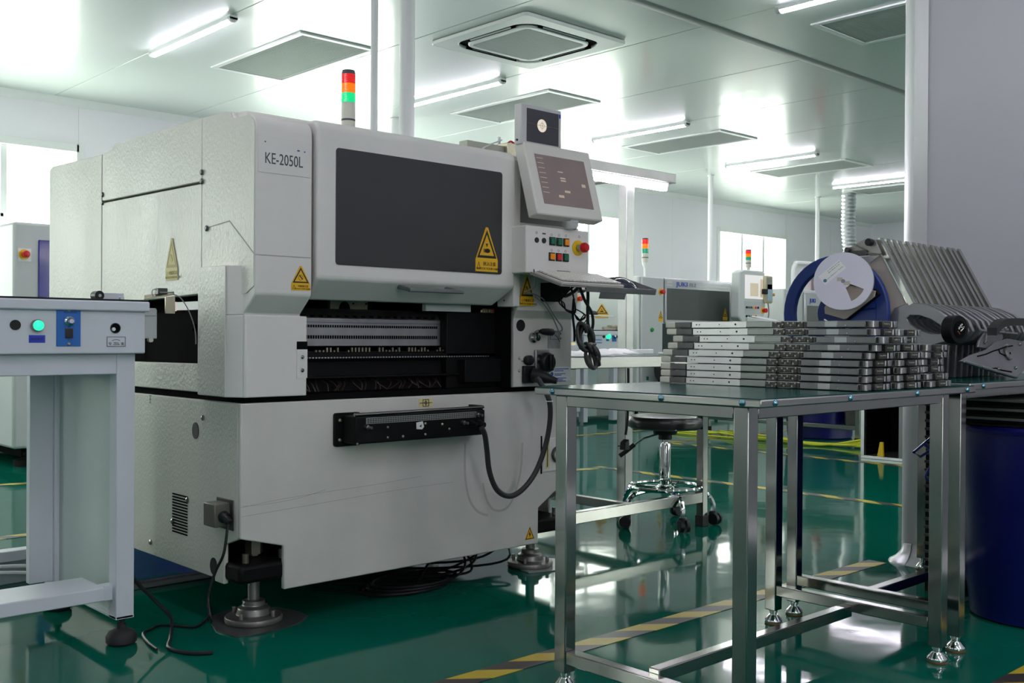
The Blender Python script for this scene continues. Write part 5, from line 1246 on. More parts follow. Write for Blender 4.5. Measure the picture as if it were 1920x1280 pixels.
# extra parts of the first feeder: blue reel ring, head, bracket (world coordinates)
off = up.location.copy()
m = MB(); m.prism([(1.645, 1.12), (1.605, 1.165), (1.50, .97), (1.56, .90), (1.60, .775), (1.665, .765), (1.70, .90), (1.69, 1.03)], 'X', 3.041, 3.045); m.build('side_plate', tan_, up, .001)
m = MB(); cy, cz = 1.73, .962; NB = 40
ou = circ(cy, cz, .182, NB); inn = [(cy + .143 * cos(tau * i / NB), cz + .143 * sin(tau * i / NB)) for i in range(NB)]
m.ring(ou, inn, 'X', 3.002, 3.024)
def spoke(a0, a1, r0, r1): return [(cy + r * cos(radians(a)), cz + r * sin(radians(a))) for r, a in ((r0, a0), (r1, a0), (r1, a1), (r0, a1))]
m.prism(spoke(115, 175, .06, .165), 'X', 3.004, 3.022)
m.prism(spoke(175, 215, .06, .165), 'X', 3.004, 3.022)
m.prism(spoke(-62, -38, .06, .165), 'X', 3.004, 3.022)
m.prism(spoke(245, 262, .10, .165), 'X', 3.004, 3.022)
m.prism(circ(cy, cz, .060, 30), 'X', 3.004, 3.022)
m.build('reel_ring', bluering, up, .004, segs=3)
def at_x(l, X): return [(lambda p: (p.y, p.z))(at(x, y, X=X)) for x, y in l]
m = MB(); m.prism(at_x([(1547, 588), (1546, 576), (1560, 556), (1610, 540), (1642, 545), (1640, 556), (1588, 597), (1582, 598)], 2.985), 'X', 2.983, 2.988); m.build('reel_bracket', tan_, up, .001)
m = MB(); m.prism(at_x([(1584, 597), (1590, 600), (1650, 552), (1642, 541)], 2.995), 'X', 2.990, 3.012); m.build('bracket_bar', blackmetal, up, .002)
m = MB(); m.prism(at_x([(1575, 478), (1588, 467), (1620, 449), (1641, 449), (1653, 475), (1648, 478), (1600, 480)], 3.02), 'X', 3.018, 3.022); hd = m.build('head_plate', pm('head_grey', (.30, .29, .28), .4, .6, var=.2, scale=20), up, .001)
m = MB(); q = at(1627, 453.5, X=3.00); m.cyl(q, q + Vector((.02, 0, 0)), .0115, n=20); m.build('head_knob', black, hd, .002)
m = MB(); m.box(3.010, 3.018, *sorted((at(1585, 470, X=3.01).y, at(1625, 470, X=3.01).y)), at(1600, 480, X=3.01).z, at(1600, 470, X=3.01).z); q = at(1587, 468, X=3.0); m.cyl(q, q + Vector((.02, 0, 0)), .008, n=12); m.build('feed_gear', darkmech, hd, .001)
m = MB(); m.tube([at(1603, 459, X=3.012), at(1622, 468, X=3.012)], .0018, 6); m.tube([at(1622, 474, X=3.012), at(1648, 476, X=3.012)], .0018, 6); m.build('tape_wire', brass, hd)
m = MB(); m.prism(at_x([(1607, 482), (1650, 478), (1632, 492), (1618, 490)], 2.99), 'X', 2.988, 2.992); m.build('guard_flap', pm('clear_grey', (.33, .33, .34), .2, var=.2), hd)
# white component reel hung on that feeder
rc = at(1581, 527, X=2.93); n_ = Vector((-.93, -.36, .04)).normalized(); u_ = Vector((0, 0, 1)).cross(n_).normalized(); v_ = n_.cross(u_)
RT = Matrix(((u_.x, v_.x, n_.x, rc.x), (u_.y, v_.y, n_.y, rc.y), (u_.z, v_.z, n_.z, rc.z), (0, 0, 0, 1)))
reel = thing('component_reel', 'white plastic component reel with label and wedge cut-out, hung before the blue ring', 'reel', rc)
m = MB(); m.T = RT; RR = .0885
m.lathe([(RR, -.0145), (RR + .0006, -.0135), (RR, -.0125), (.0, -.0125)], (0, 0, 0), n=56); m.build('rear_flange', pm('reel_side', (.50, .49, .52), .4, var=.05), reel)
m = MB(); m.T = RT; m.lathe([(RR * .80, -.0125), (RR * .80, -.002), (RR * .5, -.002), (RR * .5, -.009), (0, -.009)], (0, 0, 0), n=48); m.build('wound_tape', pm('wound_tape_tan', (.30, .25, .21), .6, var=.1), reel)
# front flange with the wedge-shaped window: ring sectors
m = MB(); m.T = RT; N_ = 72
def sect(a0, a1, r0, r1):
    k = max(2, int((a1 - a0) / 5)); P0 = [radians(a0 + (a1 - a0) * i / k) for i in range(k + 1)]
    for a, b in zip(P0, P0[1:]):
        m.hexa([(r0 * cos(a), r0 * sin(a), 0), (r1 * cos(a), r1 * sin(a), 0), (r1 * cos(b), r1 * sin(b), 0), (r0 * cos(b), r0 * sin(b), 0), (r0 * cos(a), r0 * sin(a), .0016), (r1 * cos(a), r1 * sin(a), .0016), (r1 * cos(b), r1 * sin(b), .0016), (r0 * cos(b), r0 * sin(b), .0016)])
W0, W1 = -68, -22
sect(W1, 360 + W0, .0, RR); sect(W0, W1, .0, .022); sect(W0, W1, .066, RR)
m.build('front_flange', purplewhite, reel, smooth=False)
m = MB(); m.T = RT
for x, y, w, h in ((-.010, .006, .008, .0055), (.011, -.006, .009, .006)):
    m.box(x - w, x + w, y - h, y + h, .0016, .0022)
m.build_each('hub_slot', tan_, reel)
m = MB(); m.T = RT; m.lathe([(.006, .0016), (.006, .003), (.0035, .003), (.0035, .0018), (0, .0018)], (0, 0, 0), n=18); m.build('hub', pm('hub_grey', (.25, .25, .28), .5, var=0), reel)
m = MB(); ca, sa = cos(radians(40)), sin(radians(40)); LT = RT @ Matrix(((ca, -sa, 0, -.030), (sa, ca, 0, .030), (0, 0, 1, .0017), (0, 0, 0, 1)))
m.T = LT; m.box(-.044, .036, -.017, .017, 0, .0004); lab = m.build('reel_label', paper, reel)
m = MB(); m.T = LT; random.seed(9)
for r in range(5):
    x = -.030
    while x < .030:
        w = random.uniform(.001, .005)
        if r in (0, 1) and x > -.015 or r == 3: m.box(x, x + w, .011 - r * .0062, .0125 - r * .0062, .0004, .0007)
        x += w + random.uniform(.001, .003)
m.build('print', greyink, lab, smooth=False)
m = MB(); m.T = LT; m.prism(circ(-.036, -.006, .0055, 14), 'Z', .0004, .0007); m.build('round_stamp', pm('stamp_teal', S(70, 120, 140), .6, var=0), lab)
# pale tape end and pin lying on the feeders under the reel
m = MB(); a = at(1545, 600, X=2.44); m.tube([at(1546, 599, X=2.48), at(1556, 605, X=2.44)], .0022, 6); tag(m.build('tape_end', paper, None), 'short white tape scrap lying on the stack under the white reel', 'tape scrap')

# black reel standing on the right-hand flat stack
bc = at(1799, 626, Y=1.36); bz = .7542 + 6 * .019
rad = .037; bcz = bz + rad + .001
br = thing('black_reel', 'small black reel with white marks standing on the right-hand feeder stack', 'reel', (bc.x - .26, 1.36, bz))
bx = 2.705; by_ = bc.y * bx / bc.x
m = MB(); m.cyl((bx, by_ + .0, bcz), (bx + .006, by_ + .03, bcz), rad, n=40); m.build('reel_body', blackmetal, br, .002)
m = MB(); m.lathe([(rad * .62, 0), (rad * .62, .0015), (0, .0015)], (bx, by_ - .0002, bcz), (-.2, -1, 0), 30); hb_ = m.build('reel_hub', gap, br)
def brp(x, z): return Vector((bx + x, by_ - .0035 - x * -.0, bcz + z))
m = MB(); m.tube([brp(-.012, .006), brp(.018, .006)], .0010, 5); m.tube([brp(.000, -.004), brp(.018, .005)], .0016, 5)
for x, z in ((-.010, .002), (.006, .013), (.016, .007), (-.001, .010)): m.sphere(brp(x, z), .0024, 8)
m.build_each('hub_mark', paper, hb_)
m = MB(); m.tube([brp(-.017, -.005), brp(-.006, -.012)], .0016, 5); m.build('orange_mark', pm('mark_orange', S(150, 70, 50), .5, var=0), hb_)
# black belt with studs curving over the feeder bodies
m = MB(); pts = cr([(3.10, 1.30, .915), (3.16, 1.28, .940), (3.26, 1.28, .945), (3.40, 1.28, .945), (3.62, 1.28, .93)], 6)
for a, b in zip(pts, pts[1:]): m.hexa([(a.x, 1.262, a.z - .022), (b.x, 1.262, b.z - .022), (b.x, 1.29, b.z - .022), (a.x, 1.29, a.z - .022), (a.x, 1.262, a.z), (b.x, 1.262, b.z), (b.x, 1.29, b.z), (a.x, 1.29, a.z)])
tag(m.build('black_belt', rubber, None), 'black rubber belt draped along the front of the upright feeder bodies', 'belt')
# loose feeder castings leaning at the right
def casting(pts, Y, th, label, extra):
    c = Vector((sum(p[0] for p in pts) / len(pts), sum(p[1] for p in pts) / len(pts))); q = at(c.x, c.y, Y=Y)
    t = thing('feeder_casting', label, 'feeder part', (q.x, Y, TZ), 'loose feeder castings leaning at the right')
    lean = .35; zlow = min(at(x, y, Y=Y).z for x, y in pts)
    def LP(x, y, d=0): p = at(x, y, Y=Y); k = (p.z - zlow) * lean; s_ = (Y + k) / Y; return Vector((p.x * s_, Y + k, CAM_H + (p.z - CAM_H) * s_)) + Vector((0, -.94, .34)) * d
    m = MB(); A = [m.bm.verts.new(LP(x, y)) for x, y in pts]; B = [m.bm.verts.new(LP(x, y, -th)) for x, y in pts]; n = len(pts)
    m.bm.faces.new(A); m.bm.faces.new(B[::-1])
    for i in range(n): m.bm.faces.new((A[i], B[i], B[(i + 1) % n], A[(i + 1) % n]))
    body = m.build('casting_plate', diecast, t, .003)
    for kind, *a in extra:
        m = MB()
        if kind == 'boss':
            x, y, r = a; c0 = LP(x, y, .0); m.lathe([(r, 0), (r, .006), (r * .85, .009), (0, .010)], c0, (0, -.94, .34), 24); m.build('boss', diecast, t, .001)
            m = MB(); m.lathe([(r * .18, .0), (r * .18, .0115), (0, .0115)], c0, (0, -.94, .34), 14); m.build('boss_hole', gap, t)
        elif kind == 'groove':
            m.tube([LP(x, y, .001) for x, y in a[0]], .0022, 5); m.build('groove', gap, t)
        elif kind == 'stud':
            for x, y in a[0]: m.lathe([(.005, 0), (.005, .006), (.003, .009), (0, .009)], LP(x, y), (0, -.94, .34), 10)
            m.build_each('stud', steelb, t)
        elif kind == 'bar':
            (x0, y0), (x1, y1), r = a; m.tube([LP(x0, y0, .004), LP(x1, y1, .004)], r, 6); m.build('edge_bar', alud, t)
    return t
casting([(1800, 676), (1822, 664), (1850, 655), (1868, 640), (1890, 634), (1925, 640), (1925, 690), (1906, 708), (1860, 695)], 1.29, .010, 'grey feeder casting with round boss leaning at the right end of the flat stack',
        [('boss', 1888, 664, .020), ('groove', [(1832, 668), (1848, 664), (1862, 658), (1872, 655), (1886, 650), (1898, 648)]), ('groove', [(1872, 655), (1874, 662), (1886, 668)]), ('stud', [(1885, 648), (1910, 646), (1838, 688), (1902, 690), (1870, 692)]), ('groove', [(1842, 688), (1852, 692), (1866, 690), (1878, 694), (1896, 697)]), ('bar', (1806, 678), (1904, 708), .004)])
casting([(1834, 650), (1836, 640), (1846, 622), (1862, 616), (1880, 622), (1882, 634), (1872, 648), (1852, 654)], 1.335, .010, 'smaller grey feeder casting leaning behind the round-bossed one',
        [('stud', [(1853, 619), (1863, 618), (1874, 619), (1886, 619), (1846, 640), (1868, 643)]), ('bar', (1836, 620), (1905, 626), .003), ('bar', (1844, 645), (1848, 626), .003)])

# ================================================================== UNDER THE SECOND TABLE
def slatted_tray(z, label):
    t = thing('slatted_tray', label, 'tray', (3.51, 1.29, z), 'black slatted trays stacked on the blue tub')
    m = MB(); m.box(3.28, 3.74, 1.12, 1.46, z, z + .007); m.box(3.30, 3.72, 1.14, 1.44, z + .007, z + .027); m.build('tray_body', blackmetal, t, .001)
    m = MB(); m.box(3.276, 3.744, 1.116, 1.464, z + .0195, z + .0275); m.build('tray_lip', pm_lip, t, .001)
    return t
pm_lip = pm('tray_lip_grey', (.11, .115, .11), .45, var=.2)
for i, lb in enumerate(('black slatted tray resting on the rim of the big blue tub, bottom of three', 'black slatted tray on the big blue tub, middle of three', 'black slatted tray on the big blue tub, topmost of three')): slatted_tray(.6135 + i * .0285, lb)
tub = thing('round_tub', 'big dark blue plastic tub on the floor under the second steel table', 'tub', (3.50, 1.295, 0))
m = MB(); m.lathe([(.185, .002), (.195, .006), (.205, .10), (.208, .105), (.218, .40), (.222, .41), (.226, .60), (.222, .604), (.217, .60), (.208, .42), (.19, .02), (0, .016)], (3.50, 1.295, 0), n=56); m.build('tub_wall', bluebin, tub)
m = MB(); m.lathe([(.224, .59), (.236, .59), (.238, .602), (.232, .610), (.224, .612), (.217, .606)], (3.50, 1.295, 0), n=56); m.build('tub_rim', bluebin, tub)
mag = thing('slotted_magazine', 'black slotted board magazine with blue pull loops behind the blue tub', 'magazine', (3.70, 1.645, 0))
m = MB(); m.box(3.56, 3.575, 1.605, 1.69, .03, .70); m.box(3.575, 3.85, 1.68, 1.69, .03, .70); m.box(3.56, 3.855, 1.605, 1.69, .0, .03); m.build('magazine_wall', blackmetal, mag)
for k in range(22):
    m = MB(); z = .05 + .0285 * k; m.box(3.56, 3.85, 1.600, 1.615, z, z + .009); m.box(3.55, 3.561, 1.605, 1.69, z, z + .009); m.build('slot_rail', pm_slot if k else globals().setdefault('pm_slot', pm('slot_grey', (.075, .075, .072), .5, var=.2)), mag)
m = MB(); m.box(3.548, 3.564, 1.592, 1.606, 0, .70); m.box(3.842, 3.857, 1.592, 1.606, 0, .70); m.build_each('corner_post', alu, mag)
for (a, b, c, d) in (((1746, 820), (1713, 848), (1726, 856), (1747, 842)), ((1747, 868), (1734, 894), (1738, 900), (1749, 904))):
    m = MB(); P = [at(x, y, Y=1.60) for x, y in (a, b, c, d)]; m.tube(P, .0045, 8)
    if a[1] < 850: m.tube([at(1731, 832, Y=1.60), at(1744, 842, Y=1.60)], .004, 8)
    m.build('pull_loop', pm_loop if 'pm_loop' in globals() else globals().setdefault('pm_loop', pm('loop_blue', S(40, 50, 125), .22, var=0)), mag)
# ================================================================== THE SECOND LINE OF MACHINES, ALONG THE WINDOW WALL
LY = 7.2
pale = pm('pale_green_white_paint', (.70, .74, .70), .42, var=.03)
silver = pm('silver_paint', (.55, .55, .57), .3, .5, var=.04)
smoked2 = pm('smoked_pane_far', (.075, .085, .08), .08, var=.3, scale=1.5)
def estop(parent, x, y, z, r):
    m = MB(); m.lathe([(r, 0), (r, .004)], (x, y, z), (0, -1, 0), 22); e = m.build('emergency_stop', e_yellow, parent)
    m = MB(); m.lathe([(r * .55, .004), (r * .55, .03), (r * .68, .034), (r * .66, .05), (0, .055)], (x, y, z), (0, -1, 0), 18); m.build('stop_button', red, e)
# --- chip shooter in the middle
fx = thing('placement_machine', 'far white placement machine with blue lettering and smoked window, by the lamp post', 'machine', (8.56, LY, 0))
FX0, FX1 = 8.56, 10.34
m = MB(); m.box(FX0, FX1, LY + .03, 8.95, .12, 1.538); b = m.build('machine_body', pale, fx, .015)
m = MB(); m.box(FX0 + .03, 8.965, LY, LY + .03, .12, 1.535); pl = m.build('left_pillar', greywhite, fx, .02)
m = MB(); m.box(10.19, FX1, LY, LY + .03, .12, 1.50); m.build('right_pillar', pale, fx, .01)
prof = [(LY - .012, 1.045), (LY - .012, 1.50), (LY + .004, 1.528), (LY + .03, 1.535), (LY + .03, 1.045)]
m = MB(); m.prism(prof, 'X', 8.975, 10.18); dr = m.build('front_cover', silver, fx, .004)
m = MB(); m.box(9.0, 10.15, LY - .016, LY - .012, 1.075, 1.42); m.build('window_pane', smoked2, dr)
m = MB()
for r in range(2):
    for i in range(5): m.box(9.0 + i * .018, 9.012 + i * .018, LY - .014, LY - .011, 1.445 + r * .035, 1.462 + r * .035)
    for i in range(22): m.box(9.54 + i * .0265, 9.557 + i * .0265, LY - .014, LY - .011, 1.445 + r * .035, 1.455 + r * .035)
m.build('vent_pattern', white, dr, smooth=False)
m = MB(); m.text('JUKI', .070, (at(1266.5, 535, Y=LY).x, LY - .014, 1.447), (1, 0, 0), (0, 0, 1), depth=.002, sx=1.55); m.build('blue_lettering', blueink, dr, smooth=False)
m = MB(); m.text('FX-2', .060, (at(1290.5, 535, Y=LY).x, LY - .014, 1.448), (1, 0, 0), (.12, 0, 1), depth=.001); m.build('grey_lettering', pm('lettering_grey', (.22, .22, .24), .5, var=0), dr, smooth=False)
warning_label(dr, (10.02, LY - .0165, 1.085), (1, 0, 0), (0, 0, 1), .09, .14, None)
warning_label(pl, (8.87, LY - .001, 1.055), (1, 0, 0), (0, 0, 1), .075, .12, None)
q = at(1239, 547, Y=LY); estop(pl, q.x, LY, q.z, .036)
q = at(1222, 618, Y=LY); m = MB(); m.lathe([(.024, 0), (.024, .01), (.016, .02), (0, .02)], (q.x, LY, q.z), (0, -1, 0), 16); m.build('green_button', pm('round_green', S(20, 150, 80), .4, var=0), pl)
q = at(1214, 709, Y=LY); m = MB(); m.box(q.x - .018, q.x + .018, LY - .002, LY, q.z - .02, q.z + .02); m.build('green_sticker', btn_green, pl)
m = MB(); m.box(8.94, 10.18, LY - .002, LY + .03, .70, 1.035); fb = m.build('feeder_opening', pm('opening_dark_green', (.008, .02, .018), .3, var=.4, scale=3), fx)
m = MB(); m.box(8.87, 10.15, LY - .10, LY + .03, .34, .70); tr = m.build('feeder_trolley', blackmetal, fx, .01)
m = MB(); m.box(8.885, 8.93, LY - .105, LY - .098, .50, .66); m.build('trolley_plate', greywhite, tr)
m = MB(); m.cyl((8.72, LY - .12, .545), (8.95, LY - .25, .545), .12, n=26); m.build('cable_drum', rubber, tr, .01)
m = MB(); m.box(8.95, 10.15, LY, LY + .05, .12, .34); m.build('lower_panel', greywhite, fx)
q = at(1128, 596, X=FX0); warning_label(b, (FX0 - .003, at(1116, 596, X=FX0).y, q.z), (0, -1, 0), (0, 0, 1), at(1116, 596, X=FX0).y - at(1141, 596, X=FX0).y, .155, None)
q = at(1209.5, 492, Y=7.45); zt = at(1210, 446, Y=7.45).z; zb_ = q.z
m = MB(); m.cyl((q.x, 7.45, 1.53), (q.x, 7.45, zb_ - .05), .013, n=10); m.lathe([(.013, -.06), (.03, -.02), (.034, 0)], (q.x, 7.45, zb_), n=16); m.build('tower_pole', white, fx)
sg = (zt - zb_) * .19; signal_tower(fx, q.x, 7.45, zb_, .036, sg, (zt - zb_) - 3.3 * sg, tower_green_dim)
for x, y in ((8.75, 7.4), (10.2, 7.4), (8.75, 8.8), (10.2, 8.8)):
    m = MB(); m.lathe([(.07, .0), (.07, .03), (.02, .04), (.02, .13)], (x, y, .001), n=18); m.build('levelling_foot', blackmetal, fx)
m = MB(); m.tube([at(1174, 693, Y=7.0), at(1176, 722, Y=7.0), (at(1176, 722, Y=7.0).x + .02, 7.0, .02)], .014, 8); tag(m.build('hanging_hose', black, None), 'black hose hanging in front of the far white machine, below the worn table edge', 'hose')
# operator panel on an arm in front of the machine
op = fx
Y6 = 6.90
a, b = at(1391, 508, Y=Y6), at(1430, 586, Y=Y6)
x0, x1, z0, z1 = a.x, b.x + .02, b.z, at(1410, 506, Y=Y6).z
m = MB(); m.prism([(x0 + .03, z0 - .13), (x1 - .05, z0 - .10), (x1 + .04, z0), (x1 + .03, z1 - .02), (x1 - .03, z1), (x0 + .05, z1), (x0 - .04, z1 - .03), (x0 - .05, z0 - .06)], 'Y', Y6, Y6 + .12); pan = m.build('operator_console', pm('console_white', (.64, .66, .66), .4, var=.02), op, .015)
sx0, sx1 = x0 + .06, x1 - .02
m = MB(); m.box(sx0, sx1, Y6 - .004, Y6, z1 - .33, z1 - .06); s_ = m.build('screen', screen_pale, pan)
m = MB(); m.box(sx1 - .06, sx1 - .005, Y6 - .006, Y6 - .004, z1 - .31, z1 - .10); m.box(sx0 + .10, sx1 - .10, Y6 - .006, Y6 - .004, z1 - .30, z1 - .15); m.build('screen_window', pm('screen_peach', S(225, 208, 185), .4, var=.1, emit=S(230, 210, 180), estr=.1), s_)
m = MB(); m.box(sx0 + .0, sx1 + .02, Y6 - .003, Y6, z0 - .02, z1 - .36); kp_ = m.build('key_plate', greywhite, pan)
random.seed(6)
for i in range(11):
    xx, zz = sx0 + .03 + (i % 6) * .045, z1 - .43 - (i // 6) * .10
    m = MB(); m.cyl((xx, Y6 - .003, zz), (xx, Y6 - .014, zz), .013, n=10); m.build('key', (black, btn_green, greyink, e_yellow, btn_red, black)[i % 6], kp_)
estop(kp_, sx1 + .0, Y6 - .003, z1 - .46, .04)
c = at(1420, 590, Y=Y6 - .02); m = MB(); m.hexa([(x0 + .08, Y6 - .02, z0 - .12), (x1 + .16, Y6 - .20, z0 - .20), (x1 + .20, Y6 - .05, z0 - .18), (x0 + .10, Y6 + .06, z0 - .10), (x0 + .08, Y6 - .02, z0 - .06), (x1 + .16, Y6 - .20, z0 - .13), (x1 + .20, Y6 - .05, z0 - .08), (x0 + .12, Y6 + .06, z0 - .0)]); tr_ = m.build('keyboard_shelf', greywhite, pan, .01)
m = MB(); m.hexa([(x0 + .16, Y6 - .03, z0 - .055), (x1 + .12, Y6 - .15, z0 - .113), (x1 + .14, Y6 - .07, z0 - .085), (x0 + .18, Y6 + .03, z0 - .025), (x0 + .16, Y6 - .03, z0 - .05), (x1 + .12, Y6 - .15, z0 - .108), (x1 + .14, Y6 - .07, z0 - .08), (x0 + .18, Y6 + .03, z0 - .02)]); m.build('trackpad', paper, tr_)
q = at(1403, 505, Y=Y6 + .06); zt = at(1403, 468, Y=Y6 + .06).z
m = MB(); m.cyl((q.x, Y6 + .06, z1 - .02), (q.x, Y6 + .06, q.z + .02), .022, n=12); m.build('tower_stem', handlewhite, op)
sg = (zt - q.z) * .16; signal_tower(op, q.x, Y6 + .06, q.z + .02, .034, sg, (zt - q.z - .02) - 3.3 * sg, tower_green_dim)
m = MB(); m.box(10.345, 10.42, LY - .05, LY + .06, 1.0, 1.52); m.box(10.35, 10.40, Y6 + .11, LY - .04, z0 - .05, z0 + .0); m.build('arm_and_gap_shade', pm('arm_and_gap_dark', (.07, .08, .08), .5, var=.2), op)  # upright dark box stands in for the shaded gap beside the cover
hs = MB(); a, b = at(1433, 516, Y=Y6 - .02), at(1447, 569, Y=Y6 - .02)
hs.box(a.x, b.x, Y6 - .04, Y6, b.z, a.z); hh = hs.build('handset', pm('handset_beige', S(190, 185, 150), .5, var=.05), op, .02)
m = MB(); m.box(a.x + .02, b.x - .02, Y6 - .045, Y6 - .039, a.z - .16, a.z - .02); m.build('handset_display', pm('display_grey', S(150, 150, 140), .5, var=0), hh)
m = MB(); m.box(a.x + .03, b.x - .03, Y6 - .045, Y6 - .039, b.z + .03, b.z + .22); m.build('handset_keys', pm('keys_blue', S(165, 190, 210), .5, var=.2, scale=40), hh)
m = MB(); m.box(a.x - .05, a.x + .02, Y6 - .06, Y6 - .02, a.z - .22, a.z - .16); m.build('handset_clip', black, hh, .005)
m = MB(); m.cyl((b.x, Y6 - .02, a.z - .22), (b.x + .03, Y6 - .03, a.z - .22), .018, n=12); m.build('handset_button', pm('amber_plastic', S(215, 150, 70), .4, var=0), hh)
m = MB(); m.tube(cr([((a.x + b.x) / 2, Y6 - .02, b.z), ((a.x + b.x) / 2 + .02, Y6 - .02, b.z - .12), ((a.x + b.x) / 2 - .02, Y6 - .02, b.z - .22)], 5), .008, 6); m.build('handset_cord', cordgrey, hh)
# --- next placement machine, right
k3 = thing('placement_machine', 'far pale placement machine seen through the blue reel ring', 'machine', (11.32, LY, 0))
m = MB(); m.box(11.32, 13.3, LY, 8.95, .12, 1.50); b = m.build('machine_body', greywhite, k3, .015)
m = MB(); m.box(11.75, 13.0, LY - .03, LY, 1.04, 1.47); d3 = m.build('front_cover', silver, k3, .01)
m = MB(); m.box(11.80, 12.9, LY - .034, LY - .03, 1.07, 1.30); m.build('window_pane', pm('grey_pane', (.13, .135, .125), .15, var=.2, scale=2), d3)
for x, y in ((11.5, 7.4), (13.1, 7.4), (11.5, 8.8), (13.1, 8.8)):
    m = MB(); m.lathe([(.07, .0), (.07, .03), (.02, .04), (.02, .13)], (x, y, .001), n=18); m.build('levelling_foot', blackmetal, k3)
m = MB(); m.text('JUKI', .075, (11.86, LY - .034, 1.34), (1, 0, 0), (0, 0, 1), depth=.002); m.build('blue_lettering', blueink, d3, smooth=False)
m = MB(); m.text('KE-2060', .068, (12.12, LY - .034, 1.342), (1, 0, 0), (0, 0, 1), depth=.001); m.build('grey_lettering', greyink, d3, smooth=False)
q = at(1356, 600, X=11.32); warning_label(b, (11.318, at(1350, 602, X=11.32).y, at(1350, 602, X=11.32).z), (0, -1, 0), (0, 0, 1), .16, .17, None)
a, b_ = at(1487, 540, Y=7.6), at(1545, 497, Y=7.6)
pts = [(a.x, 7.6, 1.5), (a.x, 7.6, b_.z - .12), (a.x + .05, 7.6, b_.z - .03), (a.x + .15, 7.6, b_.z), (a.x + .95, 7.6, b_.z), (a.x + 1.05, 7.6, b_.z - .03), (a.x + 1.1, 7.6, b_.z - .12), (a.x + 1.1, 7.6, 1.5)]
m = MB(); m.tube(cr(pts, 5), .028, 8); fm = m.build('raised_frame', white, k3)
m = MB(); m.box(a.x + .03, a.x + 1.07, 7.61, 7.62, 1.5, b_.z - .02); m.build('frame_panel', pm('frame_panel_grey', (.62, .63, .65), .4, var=.02), fm)
m = MB(); q = at(1504, 508, Y=7.6); m.box(q.x - .03, q.x + .12, 7.600, 7.609, q.z - .03, q.z + .02); m.build('small_sign', paper, fm)
q = at(1536, 492, Y=7.5); m = MB(); m.box(q.x - .03, q.x + .06, 7.47, 7.55, 1.5, q.z); m.build('red_beacon', red, k3, .01)
# --- machine hidden behind the big one: only its right edge shows
k4 = thing('placement_machine', 'far machine mostly hidden behind the control column, with red stop button on its edge', 'machine', (5.9, LY, 0))
m = MB(); m.box(5.6, 7.66, LY, 8.95, .12, 1.48); b = m.build('machine_body', pm('lavender_white', (.60, .60, .66), .4, var=.02), k4, .02)
for x, y in ((5.8, 7.4), (7.45, 7.4), (5.8, 8.8), (7.45, 8.8)):
    m = MB(); m.lathe([(.07, .0), (.07, .03), (.02, .04), (.02, .13)], (x, y, .001), n=18); m.build('levelling_foot', blackmetal, k4)
q = at(1083.5, 560, Y=LY); estop(b, q.x, LY, q.z, .036)
a, b2 = at(1060, 522, Y=6.95), at(1097, 549, Y=6.95); m = MB(); m.box(a.x, b2.x, 6.93, 7.0, b2.z, a.z); mn = m.build('monitor', darkmech, k4, .02)
m = MB(); m.box(a.x + .03, b2.x - .03, 6.925, 6.93, b2.z + .03, a.z - .02); m.build('screen', pinkish, mn)
m = MB(); m.box(at(1066, 590, Y=6.8).x, at(1142, 592, Y=6.8).x, 6.72, 6.9, at(1100, 591, Y=6.8).z - .008, at(1100, 590, Y=6.8).z); ts = m.build('keyboard_tray', alu, k4)
m = MB(); q = at(1112, 588, Y=6.8); m.sphere((q.x, 6.80, q.z), .05, 14, (1, 1, .6)); m.build('tray_mouse', black, ts)
# --- far-left machine
k5 = thing('reflow_machine', 'far white machine at the left edge with stop button and dark blue glass', 'machine', (2.27, LY, 0))
m = MB(); m.box(2.265, 4.2, LY, 8.9, .125, 1.612); b = m.build('machine_body', greywhite, k5, .02)
m = MB(); m.box(2.42, 4.1, LY - .01, LY, .45, 1.50); m.build('glass_front', blueglass, b, .004)
q = at(45, 477, Y=LY); m = MB(); m.box(q.x - .04, q.x + .045, LY - .004, LY, q.z - .045, q.z + .04); m.build('stop_plate', white, b); estop(b, q.x, LY - .004, q.z, .034)
m = MB(); m.prism(circ(7.75, .62, .09, 18, 0, .22), 'X', 2.262, 2.266); m.build('side_recess', pm('recess_grey', (.08, .10, .09), .5, var=.2), b)
m = MB(); m.box(2.262, 2.266, 7.5, 8.2, 1.405, 1.413); m.build('side_trim', white, b)
for x, y in ((2.40, 7.32), (4.0, 7.32), (2.40, 8.7), (4.0, 8.7)):
    m = MB(); m.lathe([(.09, .0), (.09, .04), (.03, .05), (.03, .07), (.045, .07), (.045, .09), (.03, .09), (.03, .14)], (x, y, .001), n=18); m.build('levelling_foot', blackmetal, k5)
m = MB(); m.box(2.35, 4.1, 7.3, 8.8, .06, .125); m.build('dark_plinth', gap, k5)
m = MB(); m.box(2.46, 2.7, 7.05, 7.12, 0, .03); tag(m.build('floor_trunking', white, None, .004), 'short white floor trunking beside the foot of the far-left machine', 'trunking')
